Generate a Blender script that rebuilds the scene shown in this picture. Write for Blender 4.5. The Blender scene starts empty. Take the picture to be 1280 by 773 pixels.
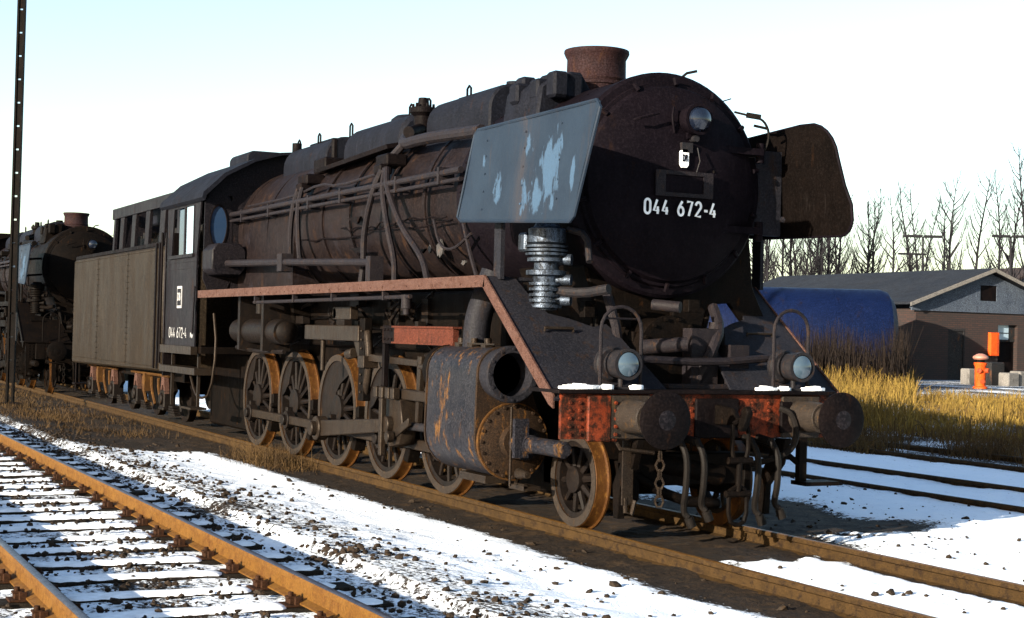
import bpy, bmesh, math, random
import numpy as np
from mathutils import Vector, Matrix, noise
R = math.radians
PI = math.pi
C = bpy.context.scene.collection
S = bpy.context.scene

# ------------------------------------------------------------------ camera, sky, sun, exposure
cam = bpy.data.cameras.new('camera'); camo = bpy.data.objects.new('camera', cam); C.objects.link(camo)
cr, cu, cf = Vector((.44106, .89712, .02537)), Vector((.00341, -.02994, .99955)), Vector((-.89747, .44078, .01626))
CAM = Vector((10.513, -7.438, 1.707))
camo.matrix_world = Matrix(((cr.x, cu.x, -cf.x, CAM.x), (cr.y, cu.y, -cf.y, CAM.y), (cr.z, cu.z, -cf.z, CAM.z), (0, 0, 0, 1)))
cam.sensor_width = 36; cam.lens = 54.33; cam.clip_end = 3000; cam.clip_start = .1
S.camera = camo

SUN_EL = R(13.5); K = .38                                   # K: lean of the sun from the side of the train towards its front
sd = Vector((K, -1, 0)).normalized() * math.cos(SUN_EL); sd.z = math.sin(SUN_EL)
W = bpy.data.worlds.new('World'); S.world = W; W.use_nodes = True
nt = W.node_tree
sky = nt.nodes.new('ShaderNodeTexSky'); sky.sky_type = 'NISHITA'; sky.sun_disc = False
sky.sun_elevation = SUN_EL; sky.sun_rotation = math.atan2(sd.x, sd.y)
sky.air_density = 1.0; sky.dust_density = .9; sky.ozone_density = 1.2; sky.altitude = 0
bg = nt.nodes['Background']; bg.inputs['Strength'].default_value = .092
nt.links.new(sky.outputs[0], bg.inputs[0])
sun = bpy.data.lights.new('sun', 'SUN'); sun.energy = 5.0; sun.angle = R(.5); sun.color = (1, .89, .72)
suno = bpy.data.objects.new('sun', sun); C.objects.link(suno)
suno.rotation_euler = (-sd).to_track_quat('-Z', 'Y').to_euler()
S.view_settings.view_transform = 'Standard'; S.view_settings.look = 'None'
S.view_settings.exposure = 1.9; S.view_settings.gamma = 1

# ------------------------------------------------------------------ materials
def nod(t, typ, **kw):
    n = t.nodes.new(typ)
    for k, v in kw.items(): setattr(n, k, v)
    return n
def ramp(t, src, stops):
    r = nod(t, 'ShaderNodeValToRGB'); e = r.color_ramp.elements
    while len(e) < len(stops): e.new(.5)
    for el, (p, c) in zip(e, stops):
        el.position = p; el.color = (c, c, c, 1) if isinstance(c, (int, float)) else (*c, 1)
    t.links.new(src, r.inputs[0]); return r.outputs[0]
def tex(t, src, scale, detail=6, rough=.6, dist=0.0):
    n = nod(t, 'ShaderNodeTexNoise'); n.inputs['Scale'].default_value = scale
    n.inputs['Detail'].default_value = detail; n.inputs['Roughness'].default_value = rough; n.inputs['Distortion'].default_value = dist
    t.links.new(src, n.inputs['Vector']); return n.outputs['Fac']
def mapped(t, src, sc, loc=(0, 0, 0)):
    m = nod(t, 'ShaderNodeMapping'); m.inputs['Scale'].default_value = sc; m.inputs['Location'].default_value = loc
    t.links.new(src, m.inputs['Vector']); return m.outputs[0]
def mix(t, f, a, b):
    m = nod(t, 'ShaderNodeMix', data_type='RGBA')
    for s, v in ((m.inputs[0], f), (m.inputs[6], a), (m.inputs[7], b)):
        if isinstance(v, (tuple, list)): s.default_value = (*v, 1)
        elif isinstance(v, (int, float)): s.default_value = v
        else: t.links.new(v, s)
    return m.outputs[2]
def mth(t, op, a, b=0.0, c=None):
    m = nod(t, 'ShaderNodeMath', operation=op)
    for i, v in enumerate((a, b) if c is None else (a, b, c)):
        if isinstance(v, (int, float)): m.inputs[i].default_value = v
        else: t.links.new(v, m.inputs[i])
    return m.outputs[0]
def newmat(name):
    m = bpy.data.materials.new(name); m.use_nodes = True
    t = m.node_tree; return m, t, t.nodes['Principled BSDF'], nod(t, 'ShaderNodeTexCoord').outputs['Object']
def grime(name, a, b, rust=(.10, .035, .010), rlo=.58, rhi=.68, scale=2.5, rough=(.45, .8), metal=0., bump=.25, streak=1.0, dust=None, dlo=.55, spec=.07, con=1.0):
    m, t, p, o = newmat(name)
    o = mth_add_vec(t, o, tex3(t, o, scale * 1.7), .10 / scale)
    n1 = tex(t, o, scale, 10, .70)
    col = mix(t, ramp(t, n1, [(.38, 0), (.62, 1)]), a, b)
    n2 = tex(t, mapped(t, o, (scale * 2.0, scale * 2.0, scale * (.55 if streak else 2.0)), (3, 5, 2)), 1.5, 10, .72)
    col = mix(t, ramp(t, n2, [(rlo, 0), (rhi, 1)]), col, rust)
    if streak:                                       # thin runs of dirt washed down by rain
        n5 = tex(t, mapped(t, o, (scale * 9, scale * 9, scale * .6), (1, 8, 4)), 1.0, 6, .6)
        n6 = tex(t, o, scale * .8, 3)
        f = mth(t, 'MULTIPLY', ramp(t, n5, [(.60, 0), (.72, .75)]), ramp(t, n6, [(.48, 0), (.60, 1)]))
        col = mix(t, f, col, tuple(x * 1.7 + .003 for x in b))
    if dust:
        n4 = tex(t, mapped(t, o, (scale, scale, scale * .7), (7, 3, 1)), 1.3, 10, .75)
        col = mix(t, ramp(t, n4, [(dlo, 0), (dlo + .13, .85)]), col, dust)
    n3 = tex(t, o, max(scale * 20, 34), 5, .7)
    col = mix(t, ramp(t, n3, [(.50, 0), (.68, .75 * con)]), col, tuple(min(1, x * 2.6 + .004) for x in b))
    col = mix(t, ramp(t, n3, [(.34, .85 * con), (.48, 0)]), col, tuple(x * .30 for x in a))
    t.links.new(col, p.inputs['Base Color'])
    t.links.new(ramp(t, n2, [(.3, rough[0]), (.7, rough[1])]), p.inputs['Roughness'])
    p.inputs['Metallic'].default_value = metal; p.inputs['Specular IOR Level'].default_value = spec
    bp = nod(t, 'ShaderNodeBump'); bp.inputs['Strength'].default_value = bump; bp.inputs['Distance'].default_value = .016
    t.links.new(mth(t, 'ADD', n1, mth(t, 'MULTIPLY', n3, .35)), bp.inputs['Height']); t.links.new(bp.outputs[0], p.inputs['Normal'])
    return m
def tex3(t, src, scale):
    n = nod(t, 'ShaderNodeTexNoise'); n.inputs['Scale'].default_value = scale; n.inputs['Detail'].default_value = 3
    t.links.new(src, n.inputs['Vector']); return n.outputs['Color']
def mth_add_vec(t, v, c, k):
    m = nod(t, 'ShaderNodeVectorMath', operation='MULTIPLY_ADD'); t.links.new(c, m.inputs[0]); m.inputs[1].default_value = (k, k, k); t.links.new(v, m.inputs[2]); return m.outputs[0]
def plain(name, c, rough=.6, metal=0.):
    m, t, p, o = newmat(name)
    n = tex(t, o, 9, 5)
    t.links.new(mix(t, ramp(t, n, [(.35, 0), (.65, 1)]), tuple(x * .75 for x in c), c), p.inputs['Base Color'])
    p.inputs['Roughness'].default_value = rough; p.inputs['Metallic'].default_value = metal
    return m
M = {}
M['black'] = grime('sooty_black_paint', (0.0016, 0.0012, 0.0015), (0.0038, 0.0024, 0.0024), (0.0160, 0.0070, 0.0035), .60, .70, spec=.04, con=.5)
M['under'] = grime('oily_black_steel', (0.0015, 0.0012, 0.0011), (0.0034, 0.0022, 0.0016), (0.0200, 0.0080, 0.0025), .60, .70, scale=4, rough=(.45, .75), spec=.03, con=.6)
M['front'] = grime('smokebox_soot', (0.0021, 0.0014, 0.0023), (0.0037, 0.0025, 0.0037), (0.0090, 0.0046, 0.0035), .6, .72, scale=2.2, rough=(.5, .75), bump=.2, spec=.03, con=.35)
M['boiler'] = grime('boiler_cladding', (0.0038, 0.0025, 0.0029), (0.0071, 0.0045, 0.0043), (0.0260, 0.0120, 0.0055), .565, .70, scale=1.6, rough=(.42, .75), dust=(.013, .0125, .018), dlo=.57, con=.55)
M['top'] = grime('weathered_boiler_top', (0.0027, 0.0031, 0.0051), (0.0049, 0.0054, 0.0087), (0.0180, 0.0090, 0.0060), .6, .7, scale=2.4, rough=(.55, .85), bump=.45, con=.5)
M['tender'] = grime('brown_tender_paint', (0.0086, 0.0060, 0.0037), (0.0119, 0.0081, 0.0048), (0.0220, 0.0120, 0.0045), .60, .85, scale=.9, rough=(.45, .7), bump=.12, dust=(.019, .0145, .0095), dlo=.56)
M['cab'] = grime('cab_side_paint', (0.0037, 0.0033, 0.0046), (0.0061, 0.0049, 0.0059), (0.0180, 0.0090, 0.0050), .6, .7, scale=2.2, rough=(.4, .65), bump=.15)
M['red'] = grime('faded_red_paint', (.075, .013, .005), (.110, .021, .008), (.010, .0055, .0035), .43, .56, scale=3.2, rough=(.4, .7), streak=0, con=.25)
M['redbar'] = grime('red_lead_channel', (0.0527, 0.0145, 0.0076), (0.0391, 0.0110, 0.0068), (0.0200, 0.0090, 0.0060), .54, .64, scale=4, rough=(.5, .8))
M['chimney'] = grime('rusty_chimney_iron', (0.0153, 0.0059, 0.0056), (0.0095, 0.0052, 0.0059), (0.0300, 0.0130, 0.0060), .54, .66, scale=3, rough=(.6, .9))
M['rusty'] = grime('rusted_steel', (.050, .022, .006), (.026, .012, .004), (.11, .052, .010), .54, .64, scale=6, rough=(.5, .8))
M['darkrust'] = grime('dark_rusted_iron', (.008, .0055, .004), (.016, .009, .005), (.085, .036, .007), .56, .66, scale=5, rough=(.5, .8))
M['innerplate'] = grime('dark_inner_plate', (.0016, .0012, .0011), (.0032, .0022, .0019), (.009, .0045, .0025), .60, .72, scale=2, spec=.02, con=.3)  # near-black plate colour for the far smoke deflector
M['gablelike'] = grime('limescale', (.022, .021, .021), (.040, .038, .038), scale=9)
M['tread'] = grime('worn_rusty_tread', (0.0450, 0.0180, 0.0041), (0.0270, 0.0105, 0.0030), (0.0880, 0.0400, 0.0080), .53, .64, scale=9, rough=(.4, .65), metal=.2)
M['tyre'] = grime('tyre_side_steel', (0.0120, 0.0094, 0.0079), (0.0195, 0.0150, 0.0120), (0.0500, 0.0260, 0.0090), .56, .66, scale=8, rough=(.45, .65))
M['wheel'] = grime('oily_wheel', (0.0029, 0.0022, 0.0021), (0.0061, 0.0043, 0.0035), (0.0260, 0.0125, 0.0045), .58, .68, scale=8, rough=(.4, .65))
M['rod'] = grime('greased_rod_steel', (0.0091, 0.0066, 0.0052), (0.0168, 0.0119, 0.0084), (0.0120, 0.0070, 0.0040), .52, .62, scale=6, rough=(.35, .55), metal=.3)
M['edge'] = grime('rubbed_edge_steel', (0.0383, 0.0185, 0.0143), (0.0515, 0.0277, 0.0214), (0.0256, 0.0104, 0.0064), .5, .62, scale=6, rough=(.5, .8), streak=0)
M['slope'] = grime('grey_slope_plate', (.0064, .0066, .0090), (.0105, .0102, .0128), (.018, .010, .006), .55, .66, scale=3, rough=(.5, .75), con=.6)
M['pump'] = grime('oily_pump_metal', (.022, .028, .040), (.055, .070, .095), (.006, .005, .004), .44, .56, scale=7, rough=(.36, .6), metal=.7)
M['clad'] = grime('cylinder_cladding', (0.0040, 0.0046, 0.0075), (0.0108, 0.0104, 0.0128), (0.0850, 0.0380, 0.0080), .555, .64, scale=3.4, rough=(.35, .6))
M['lamp'] = grime('grey_lamp_paint', (0.0061, 0.0061, 0.0080), (0.0122, 0.0112, 0.0122), (0.0280, 0.0140, 0.0080), .55, .65, scale=12, rough=(.4, .6))
M['pipe'] = grime('pipe_lagging', (0.0058, 0.0051, 0.0067), (0.0102, 0.0082, 0.0091), (0.0300, 0.0150, 0.0070), .57, .67, scale=7, rough=(.45, .7))
M['white'] = plain('white_lettering', (.75, .75, .74), .6)
M['offwhite'] = plain('faded_white_paint', (.26, .26, .26), .7)
M['snow'] = plain('snow', (.82, .84, .87), .8)
M['dark'] = plain('dark_void', (.006, .006, .006), .9)
M['coal'] = grime('coal', (.004, .004, .004), (.01, .01, .01), scale=14, rough=(.3, .7), bump=1)
M['hose'] = grime('rubber_hose', (.0026, .0022, .002), (.0055, .0042, .0035), rlo=.7, rhi=.8, scale=10)
def glass_mat(name, c, rough=.05):
    m, t, p, o = newmat(name); p.inputs['Base Color'].default_value = (*c, 1)
    p.inputs['Roughness'].default_value = rough; p.inputs['Specular IOR Level'].default_value = .5; p.inputs['Metallic'].default_value = .0
    p.inputs['Coat Weight'].default_value = .15
    return m
M['glass'] = glass_mat('window_glass', (.012, .026, .055))  # blue of a sky reflection is put into the base colour
M['reflectglass'] = glass_mat('sky_reflection_glass', (.20, .27, .33), .2)  # pale colour paints a bright sky reflection into the pane
M['lens'] = glass_mat('lamp_lens', (.035, .055, .075), .08)
M['darklens'] = glass_mat('dark_lamp_lens', (.004, .006, .012), .18)
def deflector_mat():
    m, t, p, o = newmat('peeling_blue_grey_paint')
    n1 = tex(t, o, 2.0, 9, .65)
    col = mix(t, ramp(t, n1, [(.35, 0), (.65, 1)]), (.0050, .0098, .0185), (.0080, .0150, .0265))
    st = tex(t, mapped(t, o, (9, 1, .8)), 1.3, 8, .7)
    col = mix(t, ramp(t, st, [(.56, 0), (.70, .8)]), col, (.017, .014, .015))
    sep = nod(t, 'ShaderNodeSeparateXYZ'); t.links.new(o, sep.inputs[0])
    sg = mth(t, 'EXPONENT', mth(t, 'MULTIPLY', mth(t, 'POWER', mth(t, 'DIVIDE', mth(t, 'SUBTRACT', sep.outputs[0], -1.28), .13), 2.0), -1.0))
    stn = tex(t, mapped(t, o, (7, 1, 1.6), (2, 0, 4)), 1.2, 9, .72)
    col = mix(t, mth(t, 'MULTIPLY', sg, ramp(t, stn, [(.40, 0), (.60, .9)])), col, (.024, .019, .019))
    tot = None
    for (bx, bz, rx, rz, w) in ((-.70, 2.80, .06, .10, .7), (-1.02, 3.38, .05, .07, .6), (-2.1, 3.25, .05, .09, .6), (-.78, 3.10, .17, .23, 1), (-.98, 2.86, .12, .16, .9), (-.36, 3.0, .06, .16, .85), (-1.22, 2.86, .09, .14, .75), (-1.75, 2.99, .07, .13, .7), (-1.2, 3.33, .10, .10, .6), (-.62, 3.28, .06, .13, .8)):
        dx = mth(t, 'POWER', mth(t, 'DIVIDE', mth(t, 'SUBTRACT', sep.outputs[0], bx), rx), 2.0)
        dz = mth(t, 'POWER', mth(t, 'DIVIDE', mth(t, 'SUBTRACT', sep.outputs[2], bz), rz), 2.0)
        g = mth(t, 'MULTIPLY', mth(t, 'EXPONENT', mth(t, 'MULTIPLY', mth(t, 'ADD', dx, dz), -.7)), w)
        tot = g if tot is None else mth(t, 'MAXIMUM', tot, g)
    pn = tex(t, mapped(t, o, (13, 13, 5)), 1.0, 9, .62)
    mask = ramp(t, mth(t, 'ADD', mth(t, 'MULTIPLY', tot, .47), mth(t, 'MULTIPLY', pn, 1.05)), [(.765, 0), (.785, .6), (.85, 1)])
    col = mix(t, mask, col, (.030, .058, .098))
    fine = tex(t, o, 70, 3)
    col = mix(t, ramp(t, fine, [(.3, 0), (.8, .5)]), col, (.013, .021, .033))
    t.links.new(col, p.inputs['Base Color']); p.inputs['Roughness'].default_value = .6; p.inputs['Specular IOR Level'].default_value = .15
    bp = nod(t, 'ShaderNodeBump'); bp.inputs['Strength'].default_value = .45; bp.inputs['Distance'].default_value = .02
    t.links.new(mth(t, 'ADD', n1, mth(t, 'MULTIPLY', mask, -.3)), bp.inputs['Height']); t.links.new(bp.outputs[0], p.inputs['Normal'])
    return m
M['deflector'] = deflector_mat()

# ------------------------------------------------------------------ mesh helpers
class MB:
    def __init__(s): s.bm = bmesh.new()
    def face(s, vs):
        try: return s.bm.faces.new(vs)
        except ValueError: return None
    def box(s, x0, x1, y0, y1, z0, z1):
        v = [s.bm.verts.new((x, y, z)) for x in (x0, x1) for y in (y0, y1) for z in (z0, z1)]
        for f in ((0, 1, 3, 2), (4, 6, 7, 5), (0, 4, 5, 1), (2, 3, 7, 6), (0, 2, 6, 4), (1, 5, 7, 3)): s.face([v[i] for i in f])
        return s
    def prism(s, poly, axis, a, b):           # poly in the other two axes (in x,y,z order), extruded along axis
        def P(u, w, t): return {'x': (t, u, w), 'y': (u, t, w), 'z': (u, w, t)}[axis]
        A = [s.bm.verts.new(P(u, w, a)) for u, w in poly]; B = [s.bm.verts.new(P(u, w, b)) for u, w in poly]
        s.face(A[::-1]); s.face(B)
        n = len(poly)
        for i in range(n): s.face([A[i], A[(i + 1) % n], B[(i + 1) % n], B[i]])
        return s
    def slab(s, pts, t):                      # a flat 3D polygon given thickness along its own normal
        pts = [Vector(p) for p in pts]; n = Vector((0, 0, 0))
        for i in range(len(pts)): n += pts[i].cross(pts[(i + 1) % len(pts)])
        n.normalize()
        A = [s.bm.verts.new(p + n * t / 2) for p in pts]; B = [s.bm.verts.new(p - n * t / 2) for p in pts]
        s.face(A); s.face(B[::-1]); m = len(pts)
        for i in range(m): s.face([A[(i + 1) % m], A[i], B[i], B[(i + 1) % m]])
        return s
    def ring(s, c, u, v, r, n): return [s.bm.verts.new(c + u * (r * math.cos(2 * PI * i / n)) + v * (r * math.sin(2 * PI * i / n))) for i in range(n)]
    def frame(s, d):
        d = d.normalized(); a = Vector((0, 0, 1)) if abs(d.z) < .9 else Vector((1, 0, 0))
        u = d.cross(a).normalized(); return u, d.cross(u).normalized()
    def cyl(s, p0, p1, r0, r1=None, n=16):
        p0, p1 = Vector(p0), Vector(p1); r1 = r0 if r1 is None else r1
        u, v = s.frame(p1 - p0); A = s.ring(p0, u, v, r0, n); B = s.ring(p1, u, v, r1, n)
        s.face(A[::-1]); s.face(B)
        for i in range(n): s.face([A[i], A[(i + 1) % n], B[(i + 1) % n], B[i]])
        return s
    def tube(s, pts, r, n=8, smooth=0, r1=None):
        pts = [Vector(p) for p in pts]
        for _ in range(smooth):
            q = [pts[0]]
            for a, b in zip(pts, pts[1:]): q += [a * .75 + b * .25, a * .25 + b * .75]
            pts = q + [pts[-1]]
        L = len(pts); prev = None; u = None
        for i, p in enumerate(pts):
            d = (pts[min(i + 1, L - 1)] - pts[max(i - 1, 0)])
            if d.length < 1e-6: d = Vector((0, 0, 1))
            d.normalize()
            if u is None: u, v = s.frame(d)
            else:
                u = (u - d * u.dot(d)); u = s.frame(d)[0] if u.length < 1e-4 else u.normalized(); v = d.cross(u)
            rr = r if r1 is None else r + (r1 - r) * i / (L - 1)
            ring = s.ring(p, u, v, rr, n)
            if prev: 
                for k in range(n): s.face([prev[k], prev[(k + 1) % n], ring[(k + 1) % n], ring[k]])
            else: s.face(ring[::-1])
            prev = ring
        s.face(prev); return s
    def lathe(s, prof, o=(0, 0, 0), axis='x', n=32, closed=False):
        o = Vector(o); d = {'x': Vector((1, 0, 0)), 'y': Vector((0, 1, 0)), 'z': Vector((0, 0, 1))}[axis]
        u = {'x': Vector((0, 1, 0)), 'y': Vector((0, 0, 1)), 'z': Vector((1, 0, 0))}[axis]; v = d.cross(u)
        rings = []
        for t, r in prof:
            rings.append([s.bm.verts.new(o + d * t)] if r < 1e-5 else s.ring(o + d * t, u, v, r, n))
        pairs = list(zip(rings, rings[1:]))
        if closed: pairs.append((rings[-1], rings[0]))
        for A, B in pairs:
            for i in range(n):
                a, b = A[i % len(A)], A[(i + 1) % len(A)]; c, e = B[(i + 1) % len(B)], B[i % len(B)]
                f = [a] + ([b] if b != a else []) + ([c] if c not in (a, b) else []) + ([e] if e not in (a, b, c) else [])
                if len(f) > 2: s.face(f)
        if not closed:
            if len(rings[0]) > 1: s.face(rings[0][::-1])
            if len(rings[-1]) > 1: s.face(rings[-1])
        return s
    def bolts(s, pts, d, r=.014, h=.014):
        d = Vector(d)
        for p in pts: p = Vector(p); s.cyl(p - d * .004, p + d * h, r, r * .8, 6)
        return s
    def pieces(s):
        bm = s.bm; bm.verts.index_update(); seen = [-1] * len(bm.verts); isl = []
        for v in bm.verts:
            if seen[v.index] >= 0: continue
            k = len(isl); st = [v]; seen[v.index] = k; lo = v.co.copy(); hi = v.co.copy()
            while st:
                w = st.pop()
                for q in range(3): lo[q] = min(lo[q], w.co[q]); hi[q] = max(hi[q], w.co[q])
                for e in w.link_edges:
                    u = e.other_vert(w)
                    if seen[u.index] < 0: seen[u.index] = k; st.append(u)
            isl.append((lo, hi))
        n = len(isl); par = list(range(n))
        def find(a):
            while par[a] != a: a = par[a]
            return a
        for a in range(n):
            for b in range(a + 1, n):
                la, ha = isl[a]; lb, hb = isl[b]
                g = math.sqrt(sum(max(0, la[q] - hb[q], lb[q] - ha[q]) ** 2 for q in range(3)))
                if g <= max(.018, .48 * max(max(ha - la), max(hb - lb))): par[find(a)] = find(b)
        roots = sorted({find(a) for a in range(n)})
        if len(roots) < 2: return [s]
        grp = [roots.index(find(k)) for k in seen]; out = []
        for gi in range(len(roots)):
            c = MB(); c.bm.free(); c.bm = bm.copy(); c.bm.verts.ensure_lookup_table()
            bmesh.ops.delete(c.bm, geom=[v for v in c.bm.verts if grp[v.index] != gi], context='VERTS'); out.append(c)
        return out
    def build(s, name, mat, parent=None, bevel=0., ang=35, loc=None, rot=None, split=True):
        if parent and split and len(s.bm.verts) < 12000:
            ps = s.pieces()
            if len(ps) > 1:
                ps.sort(key=lambda c: -len(c.bm.verts))
                return [c.build(name, mat, parent, bevel, ang, loc, rot, False) for c in ps][0]
        me = bpy.data.meshes.new(name)
        bmesh.ops.recalc_face_normals(s.bm, faces=s.bm.faces[:])
        if bevel:
            ed = [e for e in s.bm.edges if len(e.link_faces) == 2 and e.calc_face_angle(0) > R(40)]
            bmesh.ops.bevel(s.bm, geom=ed, offset=bevel, segments=1, profile=.6, affect='EDGES', clamp_overlap=True)
        s.bm.to_mesh(me); s.bm.free()
        for p in me.polygons: p.use_smooth = True
        me.set_sharp_from_angle(angle=R(ang))
        me.materials.append(mat)
        o = bpy.data.objects.new(name, me); C.objects.link(o)
        if parent: o.parent = parent
        if loc: o.location = loc
        if rot: o.rotation_euler = rot
        return o
def tag(o, label=None, cat=None, group=None, kind=None):
    for k, v in (('label', label), ('category', cat), ('group', group), ('kind', kind)):
        if v: o[k] = v
    return o
def empty(name, loc=(0, 0, 0), label=None, cat=None, group=None, rz=0):
    o = bpy.data.objects.new(name, None); C.objects.link(o); o.location = loc; o.rotation_euler = (0, 0, rz)
    o.empty_display_size = .2; return tag(o, label, cat, group)
def copy_tree(o, parent=None, skip=()):
    c = o.copy(); C.objects.link(c); c.parent = parent
    for ch in list(o.children):
        if ch.name.split('.')[0] not in skip: copy_tree(ch, c, skip)
    return c
def text(s, size, mat, parent, name, origin, right, up, sx=1., weight=0.):
    cv = bpy.data.curves.new(name, 'FONT'); cv.body = s; cv.size = size; cv.align_x = 'CENTER'; cv.align_y = 'CENTER'
    cv.extrude = .003; cv.offset = weight; cv.space_character = 1.05
    tmp = bpy.data.objects.new('tmp', cv); C.objects.link(tmp)
    dg = bpy.context.evaluated_depsgraph_get(); me = bpy.data.meshes.new_from_object(tmp.evaluated_get(dg))
    bpy.data.objects.remove(tmp)
    r, u = Vector(right), Vector(up); n = r.cross(u)
    me.transform(Matrix(((r.x * sx, u.x, n.x, origin[0]), (r.y * sx, u.y, n.y, origin[1]), (r.z * sx, u.z, n.z, origin[2]), (0, 0, 0, 1))))
    me.materials.clear(); me.materials.append(mat)
    o = bpy.data.objects.new(name, me); C.objects.link(o); o.parent = parent; return o
def strokes(s, h, w, gap, mat, parent, name, origin, right, r):
    ar = lambda cx, cy, rx, ry, a0, a1, n=9: [(cx + rx * math.cos(R(a0 + (a1 - a0) * i / n)), cy + ry * math.sin(R(a0 + (a1 - a0) * i / n))) for i in range(n + 1)]
    G = {'0': [ar(.5, .74, .5, .26, 0, 180) + ar(.5, .26, .5, .26, 180, 360) + [(1, .74)]], '4': [[(.62, 1), (.0, .24), (1.0, .24)], [(.74, .52), (.74, 0)]],
         '6': [[(.74, 1), (.16, .56)] + ar(.5, .30, .5, .30, 140, 500, 16)], '7': [[(0, 1), (1, 1), (.34, 0)]], '2': [ar(.5, .72, .5, .28, 170, -25) + [(0, 0), (1, 0)]], '-': [[(.0, .42), (.62, .42)]]}
    mb = MB(); tot = sum({' ': .62, '-': .5}.get(c, 1) * w + gap for c in s) - gap; x = -tot / 2; rt = Vector(right); n = rt.cross(Vector((0, 0, 1)))
    for c in s:
        for pl in G.get(c, []): mb.tube([(x + u * w, 0, (v - .5) * h) for u, v in pl], r, 6)
        x += {' ': .62, '-': .5}.get(c, 1) * w + gap
    for v in mb.bm.verts: p = v.co.copy(); v.co = Vector(origin) + rt * p.x + Vector((0, 0, p.z)) + n * (p.y * .25)
    return mb.build(name, mat, parent)
def arch(hw, z0, z1, r, n=6):               # cross-section (y,z): flat sides with a rounded top
    p = [(-hw, z0), (-hw, z1 - r)]
    for i in range(1, n): a = PI - PI / 2 * i / n; p.append((-hw + r + r * math.cos(a), z1 - r + r * math.sin(a)))
    p += [(-hw + r, z1)]
    return p + [(-y, z) for y, z in p[::-1]]

# ------------------------------------------------------------------ wheels (axis y, outer face towards -y)
def spoked(r, nsp, hubr, cw=None, crank=None):
    w = MB(); ri = r - .075
    w.lathe([(-.045, ri - .055), (-.055, ri), (.06, ri), (.05, ri - .055)], axis='y', n=48, closed=True)
    w.lathe([(-.085, 0), (-.085, hubr * .55), (-.07, hubr), (.07, hubr), (.07, 0)], axis='y', n=24)
    for k in range(nsp):
        a = 2 * PI * k / nsp + .1; c, s_ = math.cos(a), math.sin(a)
        w.tube([(c * hubr * .8, -.01, s_ * hubr * .8), (c * (ri - .03), 0, s_ * (ri - .03))], .034, 6, r1=.024)
    if cw:
        a0, a1, rr = cw; pts = []
        for i in range(13): a = a0 + (a1 - a0) * i / 12; pts.append((math.cos(a) * (ri - .02), math.sin(a) * (ri - .02)))
        mid = (a0 + a1) / 2; ch = []
        for i in range(7):
            f = i / 6; a = a1 + (a0 - a1) * f; q = rr + abs(f - .5) * 2 * (ri * .9 - rr) * .7
            ch.append((math.cos(a) * q, math.sin(a) * q))
        w.prism(pts + ch[1:-1], 'y', -.05, .04)
    if crank: w.cyl((crank[0], -.12, crank[1]), (crank[0], .03, crank[1]), .10, n=18)
    return w
def tyre_mesh(r):
    return MB().lathe([(-.062, r - .08), (-.066, r - .01), (-.058, r - .002), (.02, r + .004), (.038, r + .012), (.048, r + .03), (.066, r + .03), (.074, r + .004), (.072, r - .08)], axis='y', n=64, closed=True)
def tyre_face(r):
    return MB().lathe([(-.0695, r - .082), (-.0705, r - .006), (-.064, r - .006), (-.064, r - .082)], axis='y', n=64, closed=True)

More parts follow.
